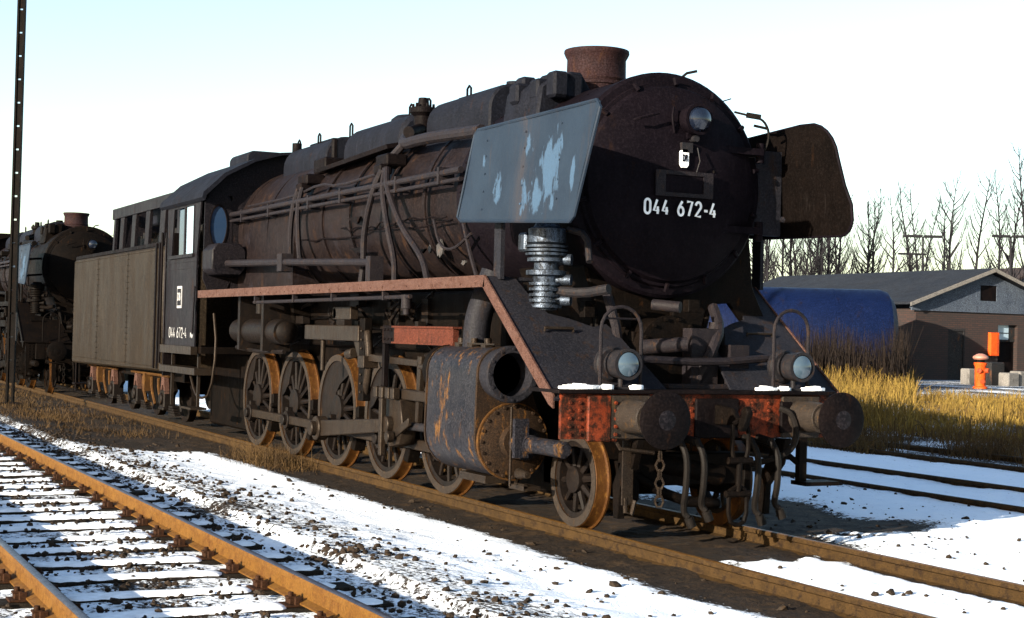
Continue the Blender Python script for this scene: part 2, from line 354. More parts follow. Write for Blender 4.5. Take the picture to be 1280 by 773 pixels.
# ------------------------------------------------------------------ steam locomotive (x forward, rails at z=0, front buffer face at x=0)
DRV = [-4.49, -6.19, -7.89, -9.59, -11.29]; LEAD = -1.64; PIN = (.26, -.21); AX = 3.1
def make_locomotive():
    L = empty('steam_locomotive', (0, 0, 0))
    B = lambda mb, n, m, p=L, **k: mb.build(n, M[m] if isinstance(m, str) else m, p, **k)
    # --- main frame and everything dark between the wheels
    fr = MB()
    for y in (-.56, .56):
        fr.prism([(-12.2, .62), (-12.2, 1.55), (-10, 1.72), (-3.3, 1.72), (-2.9, 1.5), (-.64, 1.22), (-.64, .88), (-1.1, .8), (-1.3, .95), (-2.1, .95), (-2.5, .5), (-3.8, .45)], 'y', y - .05, y + .05)
    for x in (-12.1, -10.4, -8.7, -7, -5.3): fr.box(x - .06, x + .06, -.51, .51, .7, 1.6)
    B(fr, 'main_frame', 'under', bevel=.01)
    bl = MB().box(-9.1, -3.3, -.46, .46, 1.05, 2.16).box(-9.2, -3.2, -.75, -.65, 1.5, 2.15).box(-9.2, -3.2, .65, .75, 1.5, 2.15)
    B(bl, 'boiler_support', 'under', bevel=.02)
    B(MB().box(-14.3, -12.2, -.7, .7, .14, 1.3), 'drag_box', 'under', bevel=.03)
    B(MB().box(-4.0, -2.25, -.62, .5, .2, .95), 'cylinder_stay', 'under', bevel=.03)
    ash = MB().prism([(-.5, .62), (.5, .62), (.55, 1.62), (.95, 1.80), (1.0, 2.15), (-1.0, 2.15), (-.95, 1.80), (-.55, 1.62)], 'x', -11.9, -9.3)
    B(ash, 'firebox', 'under', bevel=.02)
    sad = MB().prism([(-.62, 1.45), (.62, 1.45), (.55, 1.9), (.7, 2.36), (-.7, 2.36), (-.55, 1.9)], 'x', -3.1, -1.75)
    B(sad, 'smokebox_saddle', 'under', bevel=.02)
    # --- boiler
    prof = [(-11.95, .6)] + [(-11.95 + .11 * i, .985) for i in range(25)] + [(-9.25 + .11 * i, .965 - .0018 * i) for i in range(50)] + [(-3.8, .955), (-3.8, .6)]
    bo = MB().lathe(prof, (0, 0, AX), n=110)
    for v in bo.bm.verts:
        r_ = math.hypot(v.co.y, v.co.z - AX)
        if r_ > .9:
            d_ = noise.noise((v.co.x * 1.6, v.co.y * 1.8, v.co.z * 1.8)) * .013 + noise.noise((v.co.x * 4.5, v.co.y * 4.5, v.co.z * 4.5)) * .007
            v.co.y *= 1 + d_; v.co.z = AX + (v.co.z - AX) * (1 + d_)
    b = B(bo, 'boiler', 'boiler')
    fb = MB().prism([(-.985, 3.1), (-.98, 2.1), (.98, 2.1), (.985, 3.1)], 'x', -11.9, -9.3); B(fb, 'firebox_casing', 'boiler', b)
    for x in (-4.9, -6.0, -7.25, -8.25, -9.28, -10.5, -11.7):
        rr = .972 if x > -9.2 else .992
        B(MB().lathe([(x - .035, rr - .02), (x - .035, rr), (x + .035, rr), (x + .035, rr - .02)], (0, 0, AX), n=64, closed=True), 'cladding_band', 'boiler', b)
    rnd = random.Random(4)
    sm = MB()
    for z, x0, x1 in ((2.86, -11.6, -4.2), (2.93, -7.5, -4.3)):
        th = math.asin((z - AX) / .975); pts = []
        n = 22
        for i in range(n + 1):
            x = x0 + (x1 - x0) * i / n; zz = z + rnd.uniform(-.035, .035); yy = -math.sqrt(max(.1, (.985 if x < -9.25 else .962) ** 2 - (zz - AX) ** 2)) - .008
            pts.append((x, yy, zz))
        sm.tube(pts, .010, 5)
    B(sm, 'conduit', 'black', b)
    pat = MB()
    for x0, x1, z0, z1 in ((-7.2, -6.75, 2.98, 3.06), (-7.1, -6.6, 2.62, 2.69), (-5.0, -4.75, 2.55, 2.6)):
        yy = -.985; pat.slab([(x0, yy, z1), (x1, yy, z1), (x1 - .1, yy, z0), (x0 + .2, yy, z0 + .02)], .03)
    B(pat, 'torn_flap', 'black', b)
    for x, z, w_, h_ in ((-4.75, 2.60, .09, .10), (-4.98, 2.62, .05, .05), (-4.35, 2.45, .07, .03)):
        rq = random.Random(int(x * 100)); B(MB().slab([(x + w_ * math.cos(a) * rq.uniform(.5, 1.2), -math.sqrt(.965 ** 2 - (z - AX) ** 2), z + h_ * math.sin(a) * rq.uniform(.5, 1.2)) for a in [2 * PI * k / 11 for k in range(11)]], .02), 'lime_stain', 'gablelike', b)
    # --- things on top of the boiler
    d = MB().prism(arch(.56, 3.75, 4.36, .28), 'x', -5.85, -4.15); d.box(-5.6, -4.4, -.3, .3, 4.34, 4.385)
    do = B(d, 'sand_dome', 'top', bevel=.04)
    B(MB().cyl((-4.4, -.15, 4.36), (-4.4, -.15, 4.42), .09), 'lid_knob', 'top', do)
    d = MB().prism(arch(.52, 3.7, 4.37, .33), 'x', -8.75, -6.75); d.cyl((-7.6, 0, 4.3), (-7.6, 0, 4.43), .3, .27, 24)
    B(d, 'steam_dome', 'top', bevel=.05)
    d = MB().prism(arch(.55, 3.7, 4.34, .3), 'x', -11.2, -9.35); d.box(-10.8, -9.8, -.3, .3, 4.33, 4.37)
    do = B(d, 'sand_dome', 'top', bevel=.04)
    hb = MB().prism([(-.85, 3.7), (-.8, 4.08), (-.6, 4.2), (-.35, 4.22), (-.2, 4.0)], 'x', -3.25, -2.5)
    rn = random.Random(8)
    for _ in range(14):
        x, y = rn.uniform(-3.2, -2.4), rn.uniform(-.78, -.3); hb.box(x - .09, x + .09, y - .08, y + .08, 3.95, 4.18 + rn.uniform(-.06, .06))
    B(hb, 'feedwater_heater', 'top', bevel=.025)
    v = MB().lathe([(0, .16), (.12, .17), (.14, .1), (.38, .11), (.42, .16), (.48, .16), (.5, .07), (.6, .06)], (-6.28, -.42, 3.86), 'z', 16)
    v.cyl((-6.28, -.42, 4.1), (-5.98, -.72, 4.0), .07); v.bolts([(-6.28 + .12 * math.cos(a), -.42 + .12 * math.sin(a), 4.34) for a in (0, 1.05, 2.1, 3.14, 4.2, 5.2)], (0, 0, 1), .02, .05)
    vo = B(v, 'boiler_valve', 'black')
    B(MB().tube([(-6.3, -.62, 3.98), (-5.9, -.82, 3.84), (-5.2, -.84, 3.84), (-4.4, -.86, 3.8), (-3.6, -.9, 3.75)], .065, 10, 1), 'steam_pipe', 'pipe', vo)
    B(MB().tube([(-5.95, -.8, 3.84), (-6.05, -.93, 3.66), (-6.2, -1.0, 3.45), (-6.3, -1.02, 3.3)], .05, 8, 1), 'steam_pipe', 'pipe', vo)
    B(MB().slab([(-8.8, -.86, 3.78), (-6.3, -.86, 3.86), (-6.3, -.55, 3.93), (-8.8, -.55, 3.85)], .05), 'maintenance_plank', 'black')
    B(MB().box(-9.25, -8.8, -.75, -.35, 3.78, 3.98).box(-9.0, -8.92, -.6, -.52, 3.9, 4.25), 'valve_box', 'black', bevel=.02)
    wl = MB()
    for x in (-7.0, -6.45, -9.1, -10.4, -11.3, -5.3): wl.tube([(x, -.3, 4.3), (x, -.3, 4.45), (x + .05, -.3, 4.48), (x + .1, -.3, 4.45), (x + .1, -.3, 4.3)], .014, 6)
    B(wl, 'lifting_eye', 'black')
    B(MB().cyl((-11.2, -.35, 4.0), (-11.2, -.35, 4.42), .07).cyl((-10.9, -.1, 4.0), (-10.9, -.1, 4.4), .1, .07), 'whistle', 'black')
    # sandboxes of pipes and the falling sand pipes
    for x, hoses in ((-6.1, ((-6.0, -6.35, -6.4), (-5.9, -5.6, -5.35), (-5.85, -5.2, -4.42))), (-8.95, ((-9.0, -9.1, -9.08), (-8.85, -8.75, -8.66)))):
        jb = MB().box(x - .2, x + .16, -1.0, -.74, 3.6, 3.74).box(x - .1, x + .1, -1.06, -.9, 3.5, 3.62)
        jo = B(jb, 'sand_valve', 'black', bevel=.02)
        for a, m_, e in hoses:
            zb = 2.25 if x > -8 else 2.62
            B(MB().tube([(a, -1.03, 3.55), (a + (m_ - a) * .3, -1.10, 3.3), (m_, -1.10, 2.85), (e - (e - m_) * .25, -1.08, 2.5), (e, -1.1, zb)], .036, 8, 2), 'sand_pipe', 'pipe', jo)
    rl = MB()
    for z, r in ((3.37, .035), (3.275, .024)): rl.tube([(-12.2, -1.08, z + .01), (-9, -1.08, z), (-6, -1.075, z - .01), (-3.7, -1.07, z - .015)], r, 10)
    for x in (-11.4, -10.1, -8.4, -7.2, -5.4, -4.2): rl.box(x - .025, x + .025, -1.11, -.93, 3.24, 3.42)
    B(rl, 'handrail', 'pipe')
    sp = MB().tube([(-11.4, -1.0, 3.47), (-9.2, -1.02, 3.46), (-8.2, -1.0, 3.56), (-7.6, -.98, 3.48), (-6.2, -1.0, 3.52)], .018, 6, 1)
    sp.tube([(-4.6, -.97, 2.9), (-4.35, -1.0, 2.6), (-4.0, -1.0, 2.55), (-3.5, -1.03, 2.7)], .016, 6, 2); sp.tube([(-3.9, -.98, 3.0), (-3.6, -1.02, 2.6), (-3.3, -1.05, 2.26)], .022, 6, 1)
    B(sp, 'oil_pipe', 'pipe')
    rv = MB().tube([(-11.5, -1.27, 2.63), (-9.4, -1.25, 2.58), (-8.9, -1.25, 2.57)], .05, 10).tube([(-8.9, -1.25, 2.57), (-5.7, -1.22, 2.47)], .045, 10)
    rv.box(-9.0, -8.8, -1.3, -1.15, 2.45, 2.68).box(-5.78, -5.64, -1.28, -1.12, 2.24, 2.54)
    B(rv, 'reversing_shaft', 'pipe')
    bx = MB().prism([(-1.5, 2.55), (-1.42, 2.46), (-1.08, 2.46), (-1.0, 2.55), (-1.0, 2.82), (-1.08, 2.92), (-1.42, 2.92), (-1.5, 2.82)], 'x', -12.0, -11.45)
    B(bx, 'generator_box', 'cab', bevel=.015)
    # --- smokebox
    sb = MB().lathe([(-3.95, .9), (-3.95, 1.0), (-3.6, 1.012), (-1.62, 1.012), (-1.60, 1.03), (-1.53, 1.03), (-1.5, 1.0), (-1.49, .94), (-1.47, .93)], (0, 0, AX), n=72)
    s_ = B(sb, 'smokebox', 'front')
    dr = MB().lathe([(-1.50, .925), (-1.455, .925), (-1.45, .90), (-1.40, .875), (-1.33, .70), (-1.27, .5), (-1.235, .3), (-1.225, .0)], (0, 0, AX), n=72)
    door = B(dr, 'smokebox_door', 'front', s_)
    B(MB().bolts([(-1.53, 1.005 * math.cos(a), AX + 1.005 * math.sin(a)) for a in [2 * PI * k / 48 for k in range(48)]], (1, 0, 0), .013, .012), 'rivet_row', 'front', s_)
    for xr_ in (-3.85, -2.0): B(MB().bolts([(xr_, 1.008 * math.cos(a), AX + 1.008 * math.sin(a)) for a in [R(100 + 6 * k) for k in range(18)]], (0, -.6, .6), .013, .012), 'rivet_row', 'front', s_)
    dogs = MB()
    for k in range(14):
        a = 2 * PI * k / 14 + .2; c, q = math.cos(a), math.sin(a)
        dogs.tube([(-1.44, c * .97, AX + q * .97), (-1.41, c * .9, AX + q * .9)], .022, 6)
    for z in (2.72, 3.45):
        dogs.box(-1.40, -1.31, .35, .93, z - .03, z + .03); dogs.cyl((-1.4, .95, z - .09), (-1.4, .95, z + .09), .04)
    B(dogs, 'door_clamp', 'front', door)
    B(MB().tube([(-1.24, -.52, 3.62), (-1.2, -.48, 3.64), (-1.2, -.28, 3.70)], .014, 6), 'grab_handle', 'front', door)
    np_ = MB()
    np_.prism([(-.29, 2.985), (.29, 2.985), (.29, 3.19), (-.29, 3.19)], 'x', -1.24, -1.205)
    pl = B(np_, 'number_plate', 'front', door, bevel=.008)
    B(MB().box(-1.206, -1.19, -.30, .30, 3.165, 3.2).box(-1.206, -1.19, -.30, .30, 2.97, 3.005).box(-1.206, -1.19, -.30, -.2, 3.005, 3.165).box(-1.206, -1.19, .2, .30, 3.005, 3.165), 'plate_rim', 'pipe', pl)
    lm = MB().cyl((-1.36, .1, 3.67), (-1.2, .1, 3.67), .115, .135, 24).lathe([(-1.2, .142), (-1.13, .142), (-1.13, .115), (-1.16, .115)], (0, .1, 3.67), n=28)
    lm.tube([(-1.28, -.08, 3.78), (-1.24, -.12, 3.68), (-1.26, -.08, 3.55)], .012, 6, 1).box(-1.34, -1.22, .04, .14, 3.50, 3.56)
    lo = B(lm, 'top_headlamp', 'front')
    B(MB().lathe([(-1.14, .112), (-1.09, .095), (-1.06, .05), (-1.05, 0)], (0, .1, 3.67), n=28), 'lens', 'darklens', lo)
    B(MB().cyl((-1.3, .1, 3.5), (-1.17, .1, 3.5), .03).box(-1.27, -1.2, -.03, .08, 3.37, 3.46).tube([(-1.2, .13, 3.42), (-1.17, .14, 3.3), (-1.19, .12, 3.2)], .006, 5), 'lamp_bracket', 'lamp', lo)
    gr = MB().tube([(-1.5, .72, 3.83), (-1.36, .84, 3.78), (-1.34, .95, 3.75), (-1.36, 1.03, 3.62), (-1.4, .99, 3.44), (-1.42, .82, 3.40), (-1.4, .55, 3.46), (-1.34, .42, 3.3), (-1.24, .33, 3.22)], .012, 6, 2)
    gr.tube([(-1.42, .8, 3.8), (-1.36, .92, 3.78)], .028, 6).tube([(-1.38, .86, 3.70), (-1.36, 1.0, 3.68)], .014, 5).tube([(-1.6, .18, 4.1), (-1.55, .22, 4.15), (-1.5, .30, 4.17)], .014, 5).tube([(-1.7, .62, 3.92), (-1.6, .75, 3.97)], .006, 4)
    gr.tube([(-1.75, -.85, 3.66), (-1.5, -.7, 3.68), (-1.4, -.55, 3.66), (-1.38, -.48, 3.63)], .02, 6, 1)
    B(gr, 'cable', 'hose', s_)
    # --- chimney
    c0 = (-2.87, 0, 4.0)
    ch = MB().lathe([(0, .36), (.06, .33), (.12, .30), (.17, .295), (.18, .31), (.205, .31), (.215, .297), (.24, .308), (.26, .295), (.44, .292), (.475, .312), (.505, .325), (.53, .322), (.53, .28), (.4, .265), (0, .265)], c0, 'z', 40)
    co = B(ch, 'chimney', 'chimney')
    # --- smoke deflectors
    for sgn in (-1, 1):
        if sgn < 0: yb, yt, out = -1.60, -1.54, [(-2.58, 2.78), (-2.34, 3.52), (-2.28, 3.56), (-.06, 3.56), (.0, 3.50), (-.30, 2.66), (-.36, 2.62), (-2.50, 2.74)]
        else: yb, yt, out = 1.36, 1.30, [(-2.5, 2.76), (-2.45, 3.67), (-1.25, 3.72)] + [(-1.14 + .43 * math.sin(R(a)), 3.32 + .40 * math.cos(R(a))) for a in (12, 26, 40, 54, 68, 82)] + [(-.63, 3.12), (-.54, 2.94)] + [(-.70 + .17 * math.cos(R(a)), 2.83 - .16 * math.sin(R(a))) for a in (10, 30, 50, 70, 90)] + [(-1.96, 2.70)]
        pts = [(x, yb + (yt - yb) * (z - 2.6) / 1.0, z) for x, z in out]
        df = MB()
        if sgn < 0:
            c00, c01, c11, c10 = (Vector((x, yb + (yt - yb) * (z - 2.6), z)) for x, z in ((-2.56, 2.75), (-2.32, 3.55), (-.02, 3.55), (-.33, 2.63)))
            NX, NZ = 40, 16; lay = []
            for off in (-.006, .006):
                g_ = []
                for i in range(NX + 1):
                    row = []
                    for k in range(NZ + 1):
                        u, v = i / NX, k / NZ; p = c00.lerp(c10, u).lerp(c01.lerp(c11, u), v)
                        p.y += off + .014 * noise.noise((p.x * 1.5, p.z * 2., 3)) + .006 * noise.noise((p.x * 5, p.z * 5., 8)); row.append(df.bm.verts.new(p))
                    g_.append(row)
                lay.append(g_)
            for g_ in lay:
                for i in range(NX):
                    for k in range(NZ): df.face([g_[i][k], g_[i + 1][k], g_[i + 1][k + 1], g_[i][k + 1]])
            a_, b_ = lay
            for i in range(NX): 
                for k in (0, NZ): df.face([a_[i][k], a_[i + 1][k], b_[i + 1][k], b_[i][k]])
            for k in range(NZ):
                for i in (0, NX): df.face([a_[i][k], a_[i][k + 1], b_[i][k + 1], b_[i][k]])
        else: df.slab(pts, .018)
        dfo = B(df, 'smoke_deflector', 'deflector' if sgn < 0 else 'innerplate')
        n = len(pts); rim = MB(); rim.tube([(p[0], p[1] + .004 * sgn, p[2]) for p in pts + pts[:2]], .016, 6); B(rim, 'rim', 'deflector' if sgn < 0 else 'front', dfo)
        if sgn < 0: rvx = MB().bolts([(x_, yb + (yt - yb) * (z_ - 2.6) - .009, z_) for x_ in (-2.05, -1.28, -.62) for z_ in (2.82, 2.98, 3.14, 3.3, 3.44)], (0, sgn, 0), .011, .006); rvx.build('rivet_row', M['deflector' if sgn < 0 else 'front'], dfo, split=False)
        st = MB().box(-2.12, -1.98, sgn * 1.41 - .02, sgn * 1.41 + .02, 2.2, 2.85).tube([(-1.9, sgn * 1.0, 3.3), (-1.7, sgn * 1.42, 3.25)], .03, 6).tube([(-1.75, sgn * .98, 2.9), (-1.5, sgn * 1.42, 2.85)], .03, 6)
        if sgn > 0: st.box(-1.62, -1.54, .7, 1.30, 2.7, 3.5)
        B(st, 'bracket', 'slope', dfo)
    # --- running boards with their sloping front plates
    for sgn in (-1, 1):
        ye, yi = 1.55 * sgn if sgn < 0 else 1.38, .95 * sgn
        rb = MB().box(-11.98, -2.05, min(ye, yi), max(ye, yi), 2.195, 2.225)
        ro = B(rb, 'running_board', 'slope')
        def sp_(t, y, dz=0): return (-2.05 + 1.36 * t, y, 2.21 - 1.0 * t + dz)
        a = abs(ye)
        pl = [(0, a), (0, a - .30), (.16, a - .34), (.32, a - .42), (.36, a - .60), (.43, a - .8), (.40, a - .95), (.48, a - 1.0), (1, a - 1.15), (1.03, a - 1.15), (1.03, a)]
        B(MB().slab([sp_(t, y * sgn) for t, y in pl], .022), 'sloping_plate', 'slope', ro)
        ed = MB().box(-11.98, -2.04, ye - .008, ye + .008, 2.125, 2.232)
        ed.slab([(-2.04, ye, 2.232), (-.66, ye, 1.22), (-.66, ye, 1.11), (-.74, ye, 1.14), (-2.075, ye, 2.125)], .016)
        ed.bolts([(-11.8 + .33 * i, ye + .008 * sgn, 2.16) for i in range(30)], (0, sgn, 0), .012, .008)
        B(ed, 'valance', 'edge', ro)
        B(MB().tube([sp_(.5, sgn * (a - .27), .03), sp_(.5, sgn * (a - .27), .06), sp_(.5, sgn * (a - .55), .06), sp_(.5, sgn * (a - .55), .03)], .014, 6), 'step_rung', 'rod', ro)
        if sgn < 0:
            cd = MB().tube([(-9.3, -1.5, 2.04), (-6.5, -1.5, 2.05), (-3.9, -1.5, 2.06)], .022, 8)
            for x in (-9.2, -7.6, -6.2, -4.6): cd.box(x - .02, x + .02, -1.53, -1.47, 2.03, 2.19)
            B(cd, 'conduit', 'pipe', ro)
            B(MB().cyl((-4.05, -1.48, 2.08), (-4.05, -1.48, 1.94), .055).cyl((-4.05, -1.48, 1.94), (-4.05, -1.48, 1.88), .035), 'oil_cup', 'pipe', ro)
    # --- front platform, beam, buffers, coupling
    pf = MB().box(-1.1, -.56, -1.56, 1.24, 1.235, 1.27)
    B(pf, 'front_platform', 'black', bevel=.006)
    bm_ = MB().box(-.66, -.62, -1.5, 1.2, .86, 1.232)
    bo_ = B(bm_, 'buffer_beam', 'red')
    bb = MB().box(-.62, -.58, -1.27, -1.05, .84, 1.22).box(-.62, -.59, -1.09, -.98, .84, 1.225)
    B(bb, 'bracket', 'red', bo_, bevel=.01)
    rv_ = MB()
    for y in (-1.42, -1.33, -1.01, -.62, -.38, -.25, .25, .38, .55, 1.12):
        rv_.bolts([(-.58 if -1.1 < y < -.99 else -.62, y, .9 + .065 * i) for i in range(5)], (1, 0, 0), .017, .014)
    B(rv_, 'rivet_row', 'red', bo_)
    B(MB().box(-.62, -.585, -.22, .22, .86, 1.2).box(-.62, -.58, .66, .78, .9, 1.18), 'draw_plate', 'black', bo_, bevel=.01)
    for y in (-.875, .875):
        bf = MB().box(-.62, -.585, y - .2, y + .2, .86, 1.225).cyl((-.585, y, 1.05), (-.26, y, 1.05), .145, .13, 24).cyl((-.28, y, 1.05), (-.05, y, 1.05), .10, .10, 20)
        bo2 = B(bf, 'buffer', 'tyre', bevel=.008)
        hd = MB().lathe([(-.06, .05), (-.05, .19), (-.035, .232), (-.015, .235), (.0, .2), (.008, .1), (.009, 0)], (0, y, 1.05), n=40)
        B(hd, 'buffer_head', 'black', bo2)
        B(MB().lathe([(.004, .09), (.0105, .075), (.012, 0)], (0, y, 1.05), n=24), 'wear_spot', 'cab', bo2)
    hk = MB().prism([(-.6, .98), (-.3, .99), (-.2, .94), (-.16, .99), (-.1, 1.1), (-.14, 1.16), (-.2, 1.13), (-.2, 1.06), (-.28, 1.05), (-.34, 1.13), (-.6, 1.15)], 'y', -.03, .03)
    ho = B(hk, 'draw_hook', 'under', bevel=.008)
    cp = MB()
    def link(x, y, z0, z1, w=.06, r=.02): cp.tube([(x, y - w, z0), (x, y - w, z1), (x, y, z1 - .05), (x, y + w, z1), (x, y + w, z0), (x, y, z0 + .05), (x, y - w, z0)], r, 6, 1)
    link(-.24, 0, 1.0, .72, .08); cp.cyl((-.24, -.12, .7), (-.24, .12, .7), .03); cp.cyl((-.24, 0, .72), (-.26, 0, .42), .026); cp.cyl((-.26, -.12, .42), (-.26, .12, .42), .03); link(-.26, 0, .44, .2, .09)
    B(cp, 'screw_coupling', 'under', ho)
    for y, k in ((-.42, 0), (-.3, 1), (.3, 0), (.45, 1)):
        x = -.52 + .08 * k
        h = MB().cyl((-.62, y, .86), (x, y, .84), .035).tube([(x, y, .86), (x + .1, y + .02, .72), (x + .07, y + .03, .45), (x - .02, y + .06, .25 + .06 * k), (x + .01, y + .1, .2 + .06 * k)], .028, 8, 2).cyl((x + .01, y + .1, .2 + .06 * k), (x + .02, y + .13, .12 + .06 * k), .04)
        B(h, 'brake_hose', 'hose')
    B(MB().tube([(-.55, .62, 1.12), (-.47, .70, 1.08), (-.44, .74, .9), (-.47, .68, .74), (-.6, .52, .66), (-.72, .45, .62)], .028, 8, 2), 'brake_hose', 'hose')
    ch2 = MB()
    for i in range(6): ch2.tube([(-.5 + .02 * math.cos(a) * (i % 2), -.62 + (.03 * math.cos(a) if i % 2 else .012 * math.cos(a)), .72 - .075 * i + .05 * math.sin(a)) for a in [k * PI / 3 for k in range(7)]], .011, 5)
    B(ch2, 'chain', 'rod')
    # lamps and hoops on the platform
    for y in (-.91, .86):
        l = MB().cyl((-.84, y, 1.48), (-.63, y, 1.48), .11, .125, 24).lathe([(-.63, .128), (-.555, .132), (-.555, .108), (-.6, .105)], (0, y, 1.48), n=28).cyl((-.72, y + .02, 1.27), (-.72, y + .02, 1.38), .022).box(-.8, -.62, y - .06, y + .08, 1.272, 1.29).lathe([(-.86, .145), (-.80, .15), (-.78, .13)], (0, y - .02, 1.48), n=20)
        lo = B(l, 'headlamp', 'lamp')
        B(MB().lathe([(-.59, .108), (-.56, .10), (-.535, .06), (-.528, 0)], (0, y, 1.48), n=28), 'lens', 'lens', lo)
    for y0, y1, z in ((-1.1, -.71, 1.96), (.65, 1.02, 1.98)):
        r_ = (y1 - y0) / 2; pts = [(-.7, y0, 1.26), (-.7, y0, z - r_)] + [(-.7, (y0 + y1) / 2 - r_ * math.cos(a), z - r_ + r_ * math.sin(a)) for a in [PI * k / 10 for k in range(1, 10)]] + [(-.7, y1, z - r_), (-.7, y1, 1.26)]
        h = MB().tube(pts, .016, 8)
        if y0 < 0: h.tube([(-.7, y0 + .03, z - .1), (-.75, y1 - .02, z - .1)], .01, 6)
        B(h, 'handrail_hoop', 'pipe')
    # under the smokebox: valve-motion clutter, inner cylinder, air pipes
    ic = MB().cyl((-2.4, -.1, 1.62), (-1.25, -.1, 1.58), .3, .3, 28).cyl((-1.25, -.1, 1.58), (-1.2, -.1, 1.58), .33, .33, 28).bolts([(-1.2, -.1 + .3 * math.cos(a), 1.58 + .3 * math.sin(a)) for a in [2 * PI * k / 14 for k in range(14)]], (1, 0, 0), .02, .03)
    ic.box(-2.6, -1.5, -.5, .5, 1.2, 1.5)
    B(ic, 'inside_cylinder', 'under')
    cl = MB().tube([(-.92, -.58, 1.52), (-.9, .1, 1.5), (-.92, .78, 1.55)], .035, 8, 1).cyl((-1.1, -.45, 1.62), (-.9, -.12, 1.66), .07, .065, 14).cyl((-1.2, -.3, 2.0), (-1.0, -.14, 1.98), .05)
    cl.box(-1.25, -1.05, .02, .3, 1.28, 1.8).box(-1.2, -1.0, .4, .6, 1.28, 1.66).tube([(-1.1, .1, 1.3), (-1.0, .2, 1.6), (-1.1, .35, 1.8), (-1.3, .4, 2.0)], .05, 8, 1).tube([(-1.4, -.5, 1.3), (-1.35, -.55, 1.7), (-1.5, -.6, 2.1)], .045, 8, 1)
    cl.box(-1.02, -.9, -.3, .35, 1.272, 1.31).cyl((-1.15, .33, 1.72), (-1.15, .33, 1.86), .06)
    B(cl, 'front_pipe', 'pipe')
    rr = random.Random(21); jk = MB()
    for i in range(26):
        x, y, z = rr.uniform(-2.1, -1.3), rr.uniform(-.85, .9), rr.uniform(1.3, 2.1)
        if .55 < y < .9 and z > 1.85: continue
        k = rr.random()
        if k < .5: jk.box(x - .05, x + .05, y - rr.uniform(.03, .1), y + .06, z - .06, z + rr.uniform(.03, .12))
        else: jk.tube([(x, y, z), (x + rr.uniform(-.1, .2), y + rr.uniform(-.2, .2), z + rr.uniform(-.2, .1)), (x + .1, y + rr.uniform(-.3, .3), 1.3)], rr.uniform(.014, .03), 6, 1)
    jk.prism([(.2, 1.35), (.5, 1.35), (.62, 2.03), (.82, 2.05), (1.0, 1.85), (1.26, 1.85), (1.08, 2.2), (1.02, 2.75), (.75, 2.6), (.2, 2.4)], 'x', -1.72, -1.66)
    B(jk, 'front_fitting', 'under', bevel=.004)
    # guard irons, steps
    for y in (-.76, .74):
        B(MB().prism([(-.72, .85), (-.58, .85), (-.66, .62), (-.86, .42), (-.88, .16), (-.96, .16), (-.98, .45)], 'y', y - .035, y + .035), 'guard_iron', 'under', bevel=.006)
    B(MB().tube([(-.64, -.98, .86), (-.6, -.95, .78), (-.6, -.62, .74)], .018, 6).box(-.7, -.68, -.87, -.77, .3, .84).tube([(-.69, -.84, .36), (-.69, -.83, .24), (-.66, -.79, .22), (-.66, -.76, .34)], .02, 6), 'front_step', 'rod')
    B(MB().box(-.66, -.60, .88, .96, .45, .88).box(-.72, -.5, .88, 1.24, .44, .475).tube([(-.63, .9, .62), (-.66, .72, .76), (-.8, .6, .82)], .026, 6, 1), 'front_step', 'under')
    # pony truck frame
    pt = MB().box(-2.6, -.95, -.62, -.54, .3, .62).box(-2.6, -.95, .54, .62, .3, .62).box(-1.2, -1.0, -.62, .62, .42, .7).box(-2.5, -2.3, -.62, .62, .3, .6).cyl((-1.64, -.55, .425), (-1.64, .55, .425), .075)
    pt.cyl((-1.05, -.35, .62), (-1.05, .35, .5), .1).tube([(-1.0, -.62, .55), (-.9, -.2, .3), (-.92, .25, .26)], .05, 8, 1)
    B(pt, 'pony_truck', 'under', bevel=.01)
    # --- wheels
    wm = {}
    def wheel(name, x, y, r, **kw):
        key = (r, str(kw))
        if key not in wm:
            o = spoked(r, **kw).build(name, M['wheel'], L); ty = tyre_mesh(r).build('tyre', M['tread'], o); tf = tyre_face(r).build('tyre_face', M['tyre'], o); wm[key] = o
        else: o = copy_tree(wm[key], L)
        o.location = (x, y, r); o.rotation_euler = (0, 0, 0 if y < 0 else PI); return o
    for i, x in enumerate(DRV):
        big = i == 2
        for y in (-.755, .755):
            wheel('driving_wheel', x, y, .70, nsp=15, hubr=.19, crank=PIN, cw=(R(50), R(235), .12) if big else (R(105), R(175), .38))
    for y in (-.755, .755): wheel('leading_wheel', LEAD, y, .425, nsp=10, hubr=.12)
    axs = MB()
    for x in DRV: axs.cyl((x, -.7, .7), (x, .7, .7), .09)
    B(axs, 'axle', 'under')
    # brake hangers and springs between wheels
    br = MB(); 
    for x in DRV:
        for y in (-.76,):
            br.prism([(x + .80, .5), (x + .85, .5), (x + .88, 1.3), (x + .83, 1.3)], 'y', -.68, -.62); br.prism([(x + .715 * math.cos(a), .7 + .715 * math.sin(a)) for a in (R(-38), R(-24), R(-10), R(6))] + [(x + .80, .79), (x + .80, .5), (x + .70, .24)], 'y', -.83, -.69); br.cyl((x + .80, -.86, .62), (x + .80, -.6, .62), .035, n=10)
    B(br, 'brake_gear', 'under', bevel=.008)
    # --- cylinders, both sides
    for sgn in (-1, 1):
        yv, yc = 1.24 * sgn, 1.13 * sgn
        hull = []
        for i in range(13): a = R(10) + R(170) * i / 12; hull.append((yv + .24 * math.cos(a), 1.34 + .24 * math.sin(a)))
        for i in range(13): a = R(180) + R(180) * i / 12; hull.append((yc + .36 * math.cos(a), .74 + .36 * math.sin(a)))
        cy = B(MB().prism(hull, 'x', -3.45, -2.32), 'cylinder', 'clad', bevel=.012)
        lips = MB().prism([(y * 1.0 + (y - yc) * .02, z) for y, z in hull], 'x', -3.48, -3.455).prism([(y + (y - yc) * .02, z + (.01 if z > 1 else -.006)) for y, z in hull], 'x', -2.315, -2.28)
